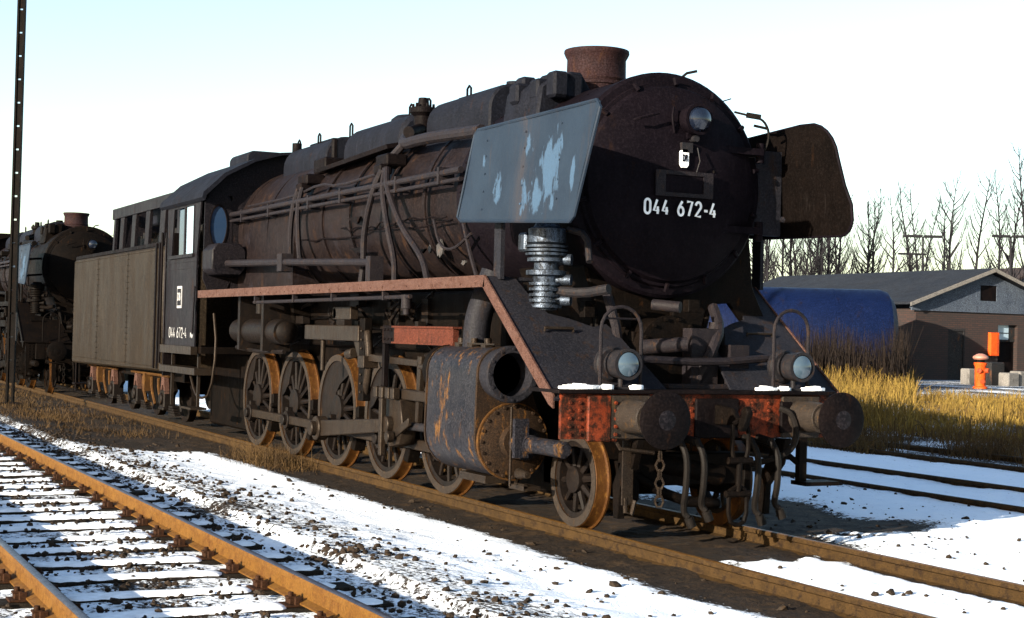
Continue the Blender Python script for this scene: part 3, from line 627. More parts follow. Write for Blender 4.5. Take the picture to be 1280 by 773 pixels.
        B(lips, 'cladding_lip', 'darkrust', cy)
        vc = MB().lathe([(-2.3, .235), (-2.12, .235), (-2.12, .262), (-2.06, .262), (-2.05, .25), (-2.05, .20), (-2.3, .19), (-2.3, .1)], (0, yv, 1.34), n=40)
        vc.bolts([(-2.06, yv + .232 * math.cos(a), 1.34 + .232 * math.sin(a)) for a in [2 * PI * k / 12 for k in range(12)]], (1, 0, 0), .016, .02)
        B(vc, 'valve_chest', 'slope', cy)
        B(MB().lathe([(-2.29, 0), (-2.29, .19), (-2.28, .19), (-2.28, 0)], (0, yv, 1.34), n=30), 'valve_bore', 'dark', cy)
        cv = MB().lathe([(-2.28, .35), (-2.24, .35), (-2.22, .3), (-2.2, .16), (-2.12, .15), (-2.12, .1), (-2.0, .1)], (0, yc, .72), n=36)
        cv.bolts([(-2.24, yc + .325 * math.cos(a), .72 + .325 * math.sin(a)) for a in [2 * PI * k / 20 for k in range(20)]], (1, 0, 0), .02, .03)
        B(cv, 'cylinder_cover', 'darkrust', cy)
        B(MB().lathe([(-2.278, .352), (-2.272, .36), (-2.235, .36), (-2.235, .346)], (0, yc, .72), n=40, closed=True), 'cover_ring', 'rusty', cy)
        tr = MB().lathe([(-2.1, .11), (-2.02, .15), (-1.97, .15), (-1.95, .085), (-1.86, .085), (-1.86, .075), (-1.25, .075), (-1.24, .05), (-1.2, .05)], (0, yc, .72), n=20)
        tr.box(-1.93, -1.88, yc - .16, yc - .02, .6, .95)
        B(tr, 'tail_rod_sleeve', 'clad', cy)
        dk = MB().tube([(-2.5, yc - .2 * sgn, .38), (-2.1, yc + .03 * sgn, .34), (-1.9, yc + .03 * sgn, .34)], .022, 6).cyl((-2.0, yc + .14 * sgn, 1.05), (-2.0, yc + .14 * sgn, .34), .012).cyl((-2.0, yc + .05 * sgn, .45), (-1.82, yc + .05 * sgn, .45), .05, .03).box(-2.2, -1.9, yc - .05, yc + .12, .3, .34).box(-3.2, -2.6, yc - .1, yc + .1, .3, .37)
        B(dk, 'drain_cock', 'rod', cy)
        tp = MB()
        for x in (-3.2, -2.9, -2.6): tp.cyl((x, yv, 1.55), (x, yv, 1.66), .035).box(x - .05, x + .05, yv - .05, yv + .05, 1.55, 1.6)
        tp.box(-3.3, -2.4, yv - .03, yv + .03, 1.60, 1.615)
        B(tp, 'lubricator_valve', 'rod', cy)
        B(MB().tube([(-3.0, 1.0 * sgn, 2.3), (-3.03, 1.08 * sgn, 2.05), (-3.06, 1.14 * sgn, 1.85), (-3.05, 1.16 * sgn, 1.5)], .13, 16, 2), 'steam_pipe', 'slope', cy)
        rc = MB().lathe([(-3.5, .32), (-3.56, .3), (-3.6, .2), (-3.75, .1), (-3.75, .06)], (0, yc, .72), n=30).lathe([(-3.48, .25), (-3.6, .24), (-3.62, .12), (-3.8, .1)], (0, yv, 1.34), n=24)
        rc.bolts([(-3.56, yc + .28 * math.cos(a), .72 + .28 * math.sin(a)) for a in [2 * PI * k / 14 for k in range(14)]], (-1, 0, 0), .018, .02)
        B(rc, 'rear_cover', 'under', cy)
        # rods
        B(MB().cyl((-4.75, yc, .70), (-3.7, yc, .72), .045), 'piston_rod', 'lamp')
        B(MB().box(-4.95, -3.6, yc - .07, yc + .07, .98, 1.09), 'slide_bar', 'rod', bevel=.01)
        xh = MB().prism([(-5.3, .62), (-5.1, .45), (-4.8, .5), (-4.72, .7), (-4.8, .98), (-5.25, .98)], 'y', yc - .09, yc + .09).cyl((-5.05, yc - .16, .7), (-5.05, yc + .16, .7), .09)
        for x in (-5.35, -5.18, -5.0, -4.85): xh.box(x - .05, x + .05, yc + (.09 if sgn > 0 else -.17), yc + (.17 if sgn > 0 else -.09), .98, 1.1)
        xh.box(-5.16, -5.08, yc + .16 * sgn - .03, yc + .16 * sgn + .03, .36, .98).cyl((-4.9, yc + .12 * sgn, .58), (-4.9, yc + .2 * sgn, .58), .06)
        B(xh, 'crosshead', 'rod', bevel=.008)
        z0 = .7 + PIN[1]; cr_ = MB(); yr = .97 * sgn
        for a, b_ in zip(DRV, DRV[1:]): 
            cr_.prism([(b_ + PIN[0], z0 - .055), (a + PIN[0], z0 - .055), (a + PIN[0], z0 + .055), (b_ + PIN[0], z0 + .055)], 'y', yr - .035, yr + .035)
        co_ = B(cr_, 'coupling_rod', 'rod', bevel=.008)
        en = MB()
        for x in DRV: en.cyl((x + PIN[0], yr - .055, z0), (x + PIN[0], yr + .055, z0), .12, n=20).cyl((x + PIN[0], yr, z0), (x + PIN[0], yr + .1 * sgn, z0), .07, n=14).box(x + PIN[0] - .04, x + PIN[0] + .04, yr - .04, yr + .04, z0 + .1, z0 + .17)
        B(en, 'rod_bearing', 'wheel', co_, bevel=.006)
        mx = DRV[2] + PIN[0]; yq = 1.12 * sgn
        B(MB().prism([(mx, z0 - .10), (-5.1, .62), (-5.1, .76), (mx, z0 + .10)], 'y', yq - .04, yq + .04).cyl((mx, yq - .07, z0), (mx, yq + .07, z0), .15, n=22).cyl((mx, yq, z0), (mx, yq + .14 * sgn, z0), .09), 'connecting_rod', 'rod', bevel=.01)
        lk = MB().tube([(-6.12, yq, .95), (-6.02, yq, 1.2), (-6.0, yq, 1.45), (-6.08, yq, 1.7)], .05, 8, 1).box(-6.15, -5.95, yq - .09, yq + .09, 1.28, 1.42)
        lk.prism([(-6.0, 1.36), (-4.5, 1.34), (-4.5, 1.41), (-6.0, 1.44)], 'y', yq - .03, yq + .03).prism([(-4.55, .75), (-4.47, .75), (-4.42, 1.45), (-4.52, 1.45)], 'y', yq - .03, yq + .03).cyl((-4.5, yq, 1.34), (-3.6, yv, 1.34), .035).prism([(-4.52, .8), (-4.5, .72), (-5.05, .5), (-5.1, .56)], 'y', yq + .1 * sgn - .02, yq + .1 * sgn + .02)
        B(lk, 'valve_gear', 'rod', bevel=.006)
        mb = MB().box(-8.12, -6.2, yq + .02 * sgn - .05, yq + .02 * sgn + .05, 1.58, 1.76).prism([(-6.3, 1.6), (-6.26, 1.3), (-6.5, 1.6)], 'y', yq - .02, yq + .02).box(-7.0, -6.4, yq - .1, yq, 1.83, 1.98).cyl((-6.95, yq + .1 * sgn, 1.9), (-6.95, yq - .1 * sgn, 1.9), .07).cyl((-7.6, yq, 1.2), (-7.6, yq, 1.58), .03).cyl((-6.7, yq, 1.42), (-6.5, yq, 1.44), .06)
        mb.bolts([(-6.1, yq + .06 * sgn, 1.0 + .1 * i) for i in range(8)], (0, sgn, 0), .02, .02)
        B(mb, 'motion_bracket', 'rod', bevel=.008)
        B(MB().box(-6.22, -6.06, yq - .05, yq + .05, .9, 1.85), 'bracket_post', 'under', bevel=.008)
        rd = MB().box(-5.02, -3.45, 1.19 * sgn - .03, 1.19 * sgn + .03, 1.595, 1.745).box(-5.05, -3.42, 1.19 * sgn - .05, 1.19 * sgn + .05, 1.745, 1.765).box(-5.05, -3.42, 1.19 * sgn - .05, 1.19 * sgn + .05, 1.575, 1.595)
        ro2 = B(rd, 'slide_bar_girder', 'redbar')
        B(MB().box(-5.34, -5.02, 1.19 * sgn - .04, 1.19 * sgn + .04, 1.57, 1.77).bolts([(-5.26 + .1 * i, 1.19 * sgn + .04 * sgn, 1.62 + .1 * j) for i in range(3) for j in range(2)], (0, sgn, 0), .018, .02).box(-5.36, -5.3, 1.19 * sgn - .03, 1.19 * sgn + .03, 1.1, 1.57), 'end_bracket', 'black', ro2, bevel=.006)
    # near side: air reservoir, pipes, misc under running board
    ar = MB().cyl((-11.1, -1.15, 1.66), (-9.0, -1.15, 1.66), .17, n=24).cyl((-8.98, -1.15, 1.66), (-8.92, -1.15, 1.66), .14, .05, 24).box(-10.6, -10.5, -1.34, -.96, 1.4, 2.15).box(-9.5, -9.4, -1.34, -.96, 1.4, 2.15)
    ar.tube([(-11.1, -1.2, 1.42), (-10, -1.2, 1.38), (-8.9, -1.2, 1.4)], .03, 6).cyl((-10, -1.2, 1.9), (-10, -1.2, 2.12), .06)
    B(ar, 'air_reservoir', 'wheel')
    rnd = random.Random(13); ms = MB()
    for i in range(44):
        x = rnd.uniform(-11.9, -3.6); y = rnd.uniform(-.95, -.70); z = rnd.uniform(1.62, 2.1); k = rnd.random()
        if k < .45: w_, h_ = rnd.uniform(.04, .16), rnd.uniform(.04, .16); ms.box(x - w_, x + w_, y - .05, y + .05, z - h_, z + h_)
        else: ms.tube([(x, y, z), (x + rnd.uniform(-.4, .4), y, z + rnd.uniform(-.3, .2)), (x + rnd.uniform(-.8, .8), y, z - .2), (x + rnd.uniform(-.8, .8), y + .1, z - rnd.uniform(.1, .3))], rnd.uniform(.012, .028), 6, 1)
    for x in DRV: ms.prism([(x - .5, 1.62), (x + .5, 1.62), (x + .25, 1.5), (x - .25, 1.5)], 'y', -.72, -.62)
    B(ms, 'small_pipe', 'wheel', bevel=.004)
    # air pump with cooling fins
    pp = [(0, .10)]
    z = .0
    for k in range(5): pp += [(z + .02, .11), (z + .02, .15), (z + .045, .15), (z + .045, .11)]; z += .05
    pp += [(.30, .12), (.31, .18), (.35, .18), (.36, .11), (.42, .11), (.43, .17), (.46, .17), (.47, .13)]
    for k in range(3): pp += [(.48 + .035 * k, .13), (.485 + .035 * k, .19), (.505 + .035 * k, .19), (.51 + .035 * k, .13)]
    pp += [(.6, .17), (.72, .17), (.74, .12), (.78, .1)]
    pm = MB().lathe(pp, (-1.72, -1.1, 1.93), 'z', 28)
    for z in (2.02, 2.2, 2.38): pm.cyl((-1.72, -1.1, z), (-1.56, -.93, z), .05)
    po = B(pm, 'air_pump', 'pump')
    B(MB().tube([(-1.62, -1.02, 2.1), (-1.4, -.9, 2.08), (-1.15, -.78, 2.12)], .045, 10, 1).tube([(-1.6, -.95, 2.65), (-1.35, -.9, 2.6), (-1.2, -.95, 2.35)], .03, 8, 1), 'outlet_pipe', 'lamp', po)
    B(MB().box(-1.95, -1.8, -1.28, -1.1, 2.45, 2.62), 'valve_head', 'pump', po, bevel=.02)
    # --- cab
    cab = MB()
    for sgn in (-1, 1):
        y0, y1 = sgn * 1.5 - .012, sgn * 1.5 + .012
        zt, zb = 3.62, 1.40; wx0, wx1, wz0, wz1 = -13.72, -12.48, 2.80, 3.53
        cab.prism([(-14.12, zb), (-12.28, zb), (-12.28, wz0), (-14.12, wz0)], 'y', y0, y1)
        cab.prism([(-14.12, wz1), (-12.12, wz1), (-12.10, zt), (-14.12, zt)], 'y', y0, y1)
        cab.prism([(-14.12, wz0), (wx0 - .12, wz0), (wx0, wz1), (-14.12, wz1)], 'y', y0, y1)
        cab.prism([(wx1, wz0), (-12.28, wz0), (-12.12, wz1), (wx1, wz1)], 'y', y0, y1)
    ov = []
    def oval(yc_, zc_): return [(yc_ + .125 * math.cos(a) * (1 + .12 * math.sin(a)), zc_ + .31 * math.sin(a)) for a in [2 * PI * k / 20 for k in range(20)]]
    # front wall built round an oval window on each side
    for sgn in (-1, 1):
        o_ = oval(sgn * 1.27, 3.2); rect = []
        yl, yr_, zl, zh = sgn * 1.27 - .21, sgn * 1.27 + .21, 2.2, 3.66
        for (yy, zz) in o_:
            dy, dz = yy - sgn * 1.27, zz - 3.2
            k = min((.21 / abs(dy)) if abs(dy) > 1e-6 else 9e9, ((zh - 3.2) / dz if dz > 0 else (3.2 - zl) / -dz) if abs(dz) > 1e-6 else 9e9); rect.append((sgn * 1.27 + dy * k, 3.2 + dz * k))
        n = len(o_)
        for i in range(n):
            j = (i + 1) % n; cab.prism([o_[i], o_[j], rect[j], rect[i]], 'x', -12.03, -12.0)
    cab.prism([(-1.06, 2.2), (1.06, 2.2), (1.06, 3.66), (1.46, 3.66), (1.22, 3.95), (.78, 4.19), (.39, 4.31), (-.39, 4.31), (-.78, 4.19), (-1.22, 3.95), (-1.46, 3.66), (-1.06, 3.66)], 'x', -12.034, -12.004)
    co = B(cab, 'cab', 'cab')
    rf = [(-1.58, 3.60), (-1.56, 3.68), (-1.25, 3.98), (-.8, 4.22), (-.4, 4.34), (0, 4.38)]
    rf = rf + [(-y, z) for y, z in rf[:-1][::-1]]
    B(MB().prism(rf + [(y * .97, z - .04) for y, z in rf[::-1]], 'x', -14.45, -11.8), 'cab_roof', 'top', co)
    B(MB().prism(arch(.6, 4.2, 4.47, .12), 'x', -13.9, -12.9), 'roof_vent', 'top', co, bevel=.02)
    for sgn in (-1, 1):
        wf = MB().box(-13.05, -12.99, sgn * 1.5 - .02, sgn * 1.5 + .02, 2.8, 3.53).box(-13.9, -12.4, sgn * 1.52 - .03, sgn * 1.52 + .03, 2.75, 2.80)
        wf.box(-12.5, -12.46, sgn * 1.5 - .02, sgn * 1.5 + .02, 2.8, 3.53)
        wo = B(wf, 'side_window', 'cab', co)
        B(MB().box(-12.99, -12.5, sgn * 1.49 - .004, sgn * 1.49 + .004, 2.80, 3.53), 'pane', 'reflectglass', wo)
        B(MB().box(-13.55, -13.06, sgn * 1.46 - .004, sgn * 1.46 + .004, 2.80, 3.53), 'pane', 'glass', wo)
        fo = B(MB().lathe([(-.01, 1.0), (.012, 1.0), (.012, .9), (-.01, .9)], axis='x', n=28, closed=True), 'front_window', 'black', co, loc=(-12.0, sgn * 1.27, 3.2)); fo.scale = (1, .14, .33)
        B(MB().prism(oval(sgn * 1.27, 3.2), 'x', -12.02, -12.01), 'pane', 'glass', co)
        bd = MB().box(-14.14, -12.26, sgn * 1.5 - .018, sgn * 1.5 + .018, 2.68, 2.72).box(-14.14, -12.26, sgn * 1.5 - .018, sgn * 1.5 + .018, 2.58, 2.62).cyl((-14.05, sgn * 1.55, 1.5), (-14.05, sgn * 1.55, 3.1), .015).cyl((-12.2, sgn * 1.55, 2.3), (-12.35, sgn * 1.53, 1.6), .015)
        B(bd, 'cab_trim', 'cab', co)
        stp = MB().box(-14.2, -12.25, sgn * 1.52 - .05, sgn * 1.52 + .05, 1.28, 1.40)
        B(stp, 'cab_step', 'rod', co)
        B(MB().box(-14.25, -12.05, sgn * 1.42 - .14, sgn * 1.42 + .14, .98, 1.08).box(-12.35, -12.3, sgn * 1.42 - .02, sgn * 1.42 + .02, .5, 1.6).box(-13.95, -13.9, sgn * 1.42 - .02, sgn * 1.42 + .02, .45, 1.3).box(-12.75, -12.2, sgn * 1.42 - .14, sgn * 1.42 + .1, .46, .49).tube([(-12.9, sgn * 1.4, .98), (-12.6, sgn * 1.4, .7), (-12.3, sgn * 1.4, .62), (-11.9, sgn * 1.35, .7), (-11.8, sgn * 1.3, 1.4), (-12.0, sgn * 1.3, 1.9)], .02, 6, 1), 'cab_step', 'rod', co)
    B(MB().box(-14.1, -12.1, -1.45, 1.45, 1.3, 1.4).box(-13.2, -12.1, -.7, .7, 1.4, 3.3), 'backhead', 'under', co)
    lg = MB().box(-13.36, -13.08, -1.522, -1.512, 1.98, 2.32)
    lb = B(lg, 'railway_emblem', 'offwhite', co, bevel=.0)
    B(MB().box(-13.33, -13.11, -1.526, -1.521, 2.02, 2.28), 'emblem_field', 'cab', lb)
    text('DB', .17, M['offwhite'], lb, 'emblem_letters', (-13.22, -1.527, 2.15), (1, 0, 0), (0, 0, 1), .8, .004)
    strokes('044 672-4', .15, .088, .045, M['offwhite'], co, 'cab_number', (-13.3, -1.515, 1.60), (1, 0, 0), .011)
    text('Bw', .11, M['offwhite'], co, 'depot_lettering', (-12.45, -1.514, 1.56), (1, 0, 0), (0, 0, 1), 1, .004)
    strokes('044 672-4', .126, .056, .036, M['white'], door, 'front_number', (-1.20, -.035, 2.868), (0, 1, 0), .0128)
    eb = MB().prism([(-.022, 3.235), (.022, 3.235), (.040, 3.26), (.040, 3.375), (.022, 3.40), (-.022, 3.40), (-.040, 3.375), (-.040, 3.26)], 'x', -1.236, -1.20)
    eo = B(eb, 'front_emblem', 'white', door)
    text('DB', .085, M['front'], eo, 'emblem_letters', (-1.198, 0, 3.317), (0, 1, 0), (0, 0, 1), .48, .003)
    return L

def make_tender():
    T = empty('coal_tender', (0, 0, 0), 'long brown coal tender with ribbed bunker coupled behind the numbered steam locomotive', 'tender')
    B = lambda mb, n, m, p=T, **k: mb.build(n, M[m], p, **k)
    body = MB().prism([(-14.4, 1.0), (-14.4, 2.94), (-14.45, 2.99), (-22.0, 3.01), (-22.08, 2.95), (-22.12, .93), (-22.05, .90), (-14.5, .96)], 'y', -1.5, 1.5)
    b = B(body, 'water_tank', 'tender', bevel=.03)
    for sgn in (-1, 1):
        for xa, xb in ((-22.06, -19.62), (-19.58, -17.02), (-16.98, -14.92)):
            pn = MB(); NX, NZ = 26, 20; gr_ = []
            for i in range(NX + 1):
                row = []
                for k in range(NZ + 1):
                    x, z = xa + (xb - xa) * i / NX, 1.0 + 1.97 * k / NZ; e = min(1, min(i, NX - i, k, NZ - k) / 3)
                    row.append(pn.bm.verts.new((x, sgn * (1.506 + e * (.010 * noise.noise((x * 1.3, z * 1.3, sgn)) + .005 * noise.noise((x * 3.5, z * 3.5, 4)))), z)))
                gr_.append(row)
            for i in range(NX):
                for k in range(NZ): pn.face([gr_[i][k], gr_[i + 1][k], gr_[i + 1][k + 1], gr_[i][k + 1]])
            pl_ = B(pn, 'side_plate', 'tender', b)
            B(MB().bolts([(x_, sgn * 1.505, 1.05 + .1 * k) for x_ in (xa + .05, xb - .05) for k in range(20)] + [(xa + .05 + (xb - xa - .1) * k / 24, sgn * 1.505, z_) for k in range(25) for z_ in (1.03, 2.94)], (0, sgn, 0), .010, .007), 'rivet_row', 'tender', b)
    st = MB()
    for x in (-14.62, -14.85): st.box(x - .03, x + .03, -1.525, -1.49, 1.0, 3.05)
    st.box(-14.3, -14.24, -1.5, -1.3, .9, 3.2).cyl((-14.3, -1.55, 1.1), (-14.3, -1.55, 3.2), .02)
    B(st, 'corner_post', 'black', b)
    B(MB().box(-22.0, -14.45, -1.49, -1.44, 3.01, 3.07), 'tank_rail', 'black', b)
    bk = MB()
    for y in (-1.2, 1.2):
        xs = [-14.4, -14.75, -15.6, -15.95, -16.75, -17.05, -17.85, -18.15, -18.85, -19.15, -19.6, -19.75]
        for i in range(0, len(xs), 2):
            bk.prism([(xs[i], 3.0), (xs[i + 1], 3.0), (xs[i + 1] + .12, 3.72), (xs[i] + (.12 if i else 0), 3.72)], 'y', y - .03, y + .03)
        bk.box(-19.75, -14.4, y - .04, y + .04, 3.72, 3.92); bk.box(-19.75, -14.4, y - .04, y + .04, 2.98, 3.1)
    bk.prism([(-19.75, 2.98), (-19.65, 2.98), (-19.55, 3.92), (-19.65, 3.92)], 'y', -1.16, 1.16)
    bo = B(bk, 'coal_bunker', 'cab', bevel=.006)
    B(MB().prism([(-1.0, 3.5), (-1.05, 3.9), (-.8, 4.06), (.8, 4.06), (1.05, 3.9), (1.0, 3.5)], 'x', -17.6, -14.5), 'bunker_cover', 'top', bo, bevel=.03)
    co = MB(); rn = random.Random(3)
    for i in range(160):
        x, y = rn.uniform(-19.5, -14.6), rn.uniform(-.9, .9); z = 3.25 + .3 * (1 - abs(y)); r = rn.uniform(.08, .2); co.box(x - r, x + r, y - r, y + r, 3.0, z + rn.uniform(-.1, .1))
    B(co, 'coal_load', 'coal', bo)
    un = MB().box(-22.1, -14.4, -1.1, -1.0, .78, .94).box(-22.1, -14.4, 1.0, 1.1, .78, .94).box(-22.0, -14.5, -.5, .5, .55, .95)
    B(un, 'underframe', 'under')
    for xc in (-16.45, -20.5):
        bg_ = MB()
        for y in (-1.08, 1.08):
            bg_.prism([(xc - 1.45, .62), (xc - 1.2, .82), (xc + 1.2, .82), (xc + 1.45, .62), (xc + 1.2, .5), (xc + .5, .5), (xc + .3, .35), (xc - .3, .35), (xc - .5, .5), (xc - 1.2, .5)], 'y', y - .03, y + .03)
        bo_ = B(bg_, 'bogie_frame', 'under')
        for dx in (-1.02, 1.02):
            x = xc + dx
            for y in (-1.12, 1.12):
                s = 1 if y > 0 else -1
                B(MB().box(x - .15, x + .15, y - .1, y + .1, .32, .62).cyl((x, y, .47), (x, y + .14 * s, .47), .1).box(x - .17, x + .17, y - .12, y + .08, .28, .34), 'axlebox', 'wheel', bo_, bevel=.015)
                B(MB().prism([(x - .16, .56), (x - .1, .56), (x - .05, .7), (x + .05, .7), (x + .1, .56), (x + .16, .56), (x + .09, .84), (x - .09, .84)], 'y', y + .06 * s - .03, y + .06 * s + .05), 'spring_hanger', 'edge', bo_)
                lf = MB()
                for k in range(4): lf.box(x + .28, x + .74 - .06 * k, y - .05, y + .05, .22 + .04 * k, .25 + .04 * k)
                B(lf, 'leaf_spring', 'wheel', bo_)
                w = MB().lathe([(-.055, 0), (-.055, .1), (-.03, .15), (-.02, .38), (-.06, .42), (.06, .42), (.05, .38), (.05, 0)], axis='y', n=36).build('tender_wheel', M['wheel'], bo_, loc=(x, .76 * s, .5), rot=(0, 0, 0 if s < 0 else PI))
        fx = MB()
        for x in (xc - .55, xc + .1, xc + .6): fx.tube([(x, -1.18, .8), (x + .1, -1.2, .6), (x + .3, -1.18, .35)], .025, 6, 1)
        fx.tube([(xc - 1.4, -1.2, .86), (xc + 1.4, -1.2, .86)], .025, 6).box(xc - .3, xc - .15, -1.25, -1.1, .55, .86)
        B(fx, 'brake_rigging', 'rusty', bo_)
    for y in (-.875, .875): B(MB().cyl((-22.1, y, 1.05), (-22.6, y, 1.05), .12).cyl((-22.6, y, 1.05), (-22.66, y, 1.05), .22), 'buffer', 'black')
    B(MB().cyl((-22.15, -1.4, .3), (-22.15, -1.4, 2.8), .018).box(-22.3, -22.0, -1.45, -1.2, .45, .48).box(-22.2, -22.15, -1.4, -1.35, .45, .95), 'rear_step', 'black')
    return T
loco = tag(make_locomotive(), 'large black weathered steam locomotive with white number 044 672-4 on its smokebox door', 'locomotive')
tender = make_tender()
loco2 = copy_tree(loco, None, ('front_number', 'front_emblem', 'cab_number', 'railway_emblem', 'depot_lettering', 'headlamp'))
loco2.location = (-26.9, -.1, -.02)
def recolour(o):
    for ch in o.children_recursive:
        if ch.type == 'MESH' and ch.name.split('.')[0] not in ('chimney', 'smoke_deflector', 'rim', 'boiler', 'lens', 'pane', 'sand_dome', 'steam_dome', 'tyre', 'handrail'):
            ch.material_slots[0].link = 'OBJECT'; ch.material_slots[0].material = M['under']
recolour(loco2)
tag(loco2, 'distant rusty steam locomotive partly hidden behind the brown coal tender at the left edge', 'locomotive')

# snow lying on the front platform
def snow_patch(pts, label):
    rn = random.Random(hash(pts) % 999); mb = MB()
    for (y0, y1, x0, x1) in pts:
        n = max(3, int((y1 - y0) / .05)); up = []
        for i in range(n + 1):
            y = y0 + (y1 - y0) * i / n; e = math.sin(PI * min(1, max(0, (i + .3) / (n + .6)))) ** .5
            up.append((y, e))
        for (ya, ea), (yb, eb) in zip(up, up[1:]):
            xm, hw = (x0 + x1) / 2, (x1 - x0) / 2; h = .03 * (ea + eb) / 2 + rn.uniform(0, .012)
            mb.prism([(xm - hw * ea, ya), (xm + hw * ea, ya), (xm + hw * eb, yb), (xm - hw * eb, yb)], 'z', 1.271, 1.276 + h)
    return tag(mb.build('snow_patch', M['snow'], None, bevel=.004), label, 'snow')
snow_patch(((-1.5, -1.13, -.74, -.58), (-1.12, -1.02, -.70, -.57)), 'strip of snow on the front platform in front of the sloping plate')
snow_patch(((-.86, -.74, -.66, -.57),), 'small lump of snow beside the lit left headlamp on the platform')
snow_patch(((.4, .62, -.64, -.57), (.66, .78, -.68, -.58), (.9, 1.14, -.66, -.57)), 'snow strip under the right headlamp of the front platform')

# ------------------------------------------------------------------ ground
def sstep(a, b, x): t = np.clip((x - a) / (b - a), 0, 1); return t * t * (3 - 2 * t)
def depth(x, y): return (x - 10.513) * -.89747 + (y + 7.438) * .44078
def ground_z(x, y):
    d = depth(x, y)
    z = -.13 + 0 * x
    z = z + .13 * sstep(-2.0, -3.3, -0 + y * 1.0) * 0
    z = np.where(y < -1.6, -.13 + .13 * sstep(1.9, 3.5, -y), z)
    z = z - .05 * sstep(-6.6, -8.5, y) * 0
    z = z + .50 * sstep(24, 56, d) * sstep(9, 18, y)
    return z
def axis_pts(segs):
    out = []
    for a, b, s in segs: out += list(np.arange(a, b, s))
    return np.array(out + [segs[-1][1]])
gx = axis_pts([(-900, -150, 50), (-150, -50, 5), (-50, -20, .5), (-20, -12, .12), (-12, 5, .055), (5, 14, .3), (14, 60, 6)])
gy = axis_pts([(-300, -20, 20), (-20, -8, .8), (-8, 2.2, .055), (2.2, 9, .10), (9, 30, .4), (30, 80, 2.5), (80, 700, 40)])
X, Y = np.meshgrid(gx, gy, indexing='ij'); Z = ground_z(X, Y)
def vnoise(s, amp, ox=0.):
    out = np.empty(X.shape); f = X.ravel(); g = Y.ravel()
    return (np.array([noise.noise((a * s + ox, b * s, ox)) for a, b in zip(f, g)]) * amp).reshape(X.shape)
nA, nB, nC = vnoise(.9, 1.), vnoise(4.5, 1., 9.), vnoise(13., 1., 3.)
Wob = nA * .35 + nB * .2
snow = np.full(X.shape, .69)
# dark oily strip round the locomotive
edge = np.where(Y < 0, 1.04, 1.28) + Wob * .55
strip = (1 - sstep(-.22, .58, np.abs(Y + .05) - edge)) * (1 - sstep(-1.0, .35, X + nA * .6 + nB * .4 + np.where(Y < -.75, -2.6, 0)))
snow -= .95 * strip
east = (1 - sstep(0, .7, np.abs(Y - 1.6) - 1.1 - Wob)) * (1 - sstep(-1.9, -.9, X + nB * .5)) * sstep(-6, -2, X)
snow -= .9 * east
railedge = np.exp(-((np.abs(Y) - .80) / .16) ** 2) * sstep(-.2, 1., X) * .75
snow -= railedge
# ballast shoulders of the near track
sh = sstep(-2.35, -3.1, Y + Wob * .5) * (1 - sstep(-6.9, -7.6, Y))
snow -= sh * (.17 + .16 * nA)
inner = (1 - sstep(.58, .70, np.abs(Y + 5.05))); snow += inner * .06
# grass field
field = sstep(8.6, 10.2, Y + Wob * 1.5); snow -= field * (.26 + .25 * nA)
weeds = np.exp(-((Y + 2.0) / .9) ** 2) * (1 - sstep(-13.5, -11, X)); snow -= weeds * 1.1
snow -= np.clip(nA - .35, 0, 1) * .25
snow = np.clip(snow, 0, 1)
Z = Z + nA * .030 * sstep(1, 1.6, np.abs(Y)) + nB * .014 + nC * .014 * (1 - snow * .6) + .03 * sstep(.3, .7, snow)
# keep the crib between sleepers below the sleeper tops
Z = np.where((Y < -3.4) & (Y > -6.7), Z - .055, Z)
nx, ny = X.shape
idx = np.arange(nx * ny).reshape(nx, ny)
F = np.stack([idx[:-1, :-1], idx[1:, :-1], idx[1:, 1:], idx[:-1, 1:]], -1).reshape(-1, 4)
def np_mesh(name, V, F, mat, smooth=False):
    me = bpy.data.meshes.new(name); k = F.shape[1]
    me.vertices.add(len(V)); me.vertices.foreach_set('co', np.asarray(V, np.float32).ravel())
    me.loops.add(F.size); me.loops.foreach_set('vertex_index', F.astype(np.int32).ravel())
    me.polygons.add(len(F)); me.polygons.foreach_set('loop_start', np.arange(0, F.size, k, dtype=np.int32))
    me.polygons.foreach_set('use_smooth', np.full(len(F), smooth)); me.update(calc_edges=True); me.validate()
    me.materials.append(mat); o = bpy.data.objects.new(name, me); C.objects.link(o); return o
def ground_mat():
    m, t, p, o = newmat('snow_and_cinders')
    a = nod(t, 'ShaderNodeAttribute', attribute_name='snow').outputs['Fac']
    n1 = tex(t, o, 3.2, 10, .72); n2 = tex(t, o, 26, 6, .7); n3 = tex(t, mapped(t, o, (7, 12, 9)), 1.6, 8, .72)
    s = mth(t, 'ADD', mth(t, 'MULTIPLY', n3, .55), mth(t, 'MULTIPLY', n2, .45))
    lvl = mth(t, 'SUBTRACT', mth(t, 'ADD', mth(t, 'MULTIPLY', a, .62), .20), s)
    mask = ramp(t, mth(t, 'ADD', lvl, .5), [(.475, 0), (.50, .5), (.545, 1)])
    dirt = mix(t, ramp(t, n2, [(.4, 0), (.65, 1)]), (.007, .0045, .003), (.026, .016, .009))
    dirt = mix(t, ramp(t, n1, [(.52, 0), (.62, .7)]), dirt, (.04, .023, .010))
    sn = mix(t, ramp(t, n1, [(.3, 0), (.7, 1)]), (.72, .78, .86), (.80, .84, .89))
    t.links.new(mix(t, mask, dirt, sn), p.inputs['Base Color']); p.inputs['Roughness'].default_value = .85
    p.inputs['Specular IOR Level'].default_value = .15
    bp = nod(t, 'ShaderNodeBump'); bp.inputs['Strength'].default_value = .8; bp.inputs['Distance'].default_value = .025
    t.links.new(mth(t, 'ADD', n2, mth(t, 'MULTIPLY', mask, .5)), bp.inputs['Height']); t.links.new(bp.outputs[0], p.inputs['Normal'])
    return m
g = np_mesh('ground', np.stack([X, Y, Z], -1).reshape(-1, 3), F, ground_mat(), True)
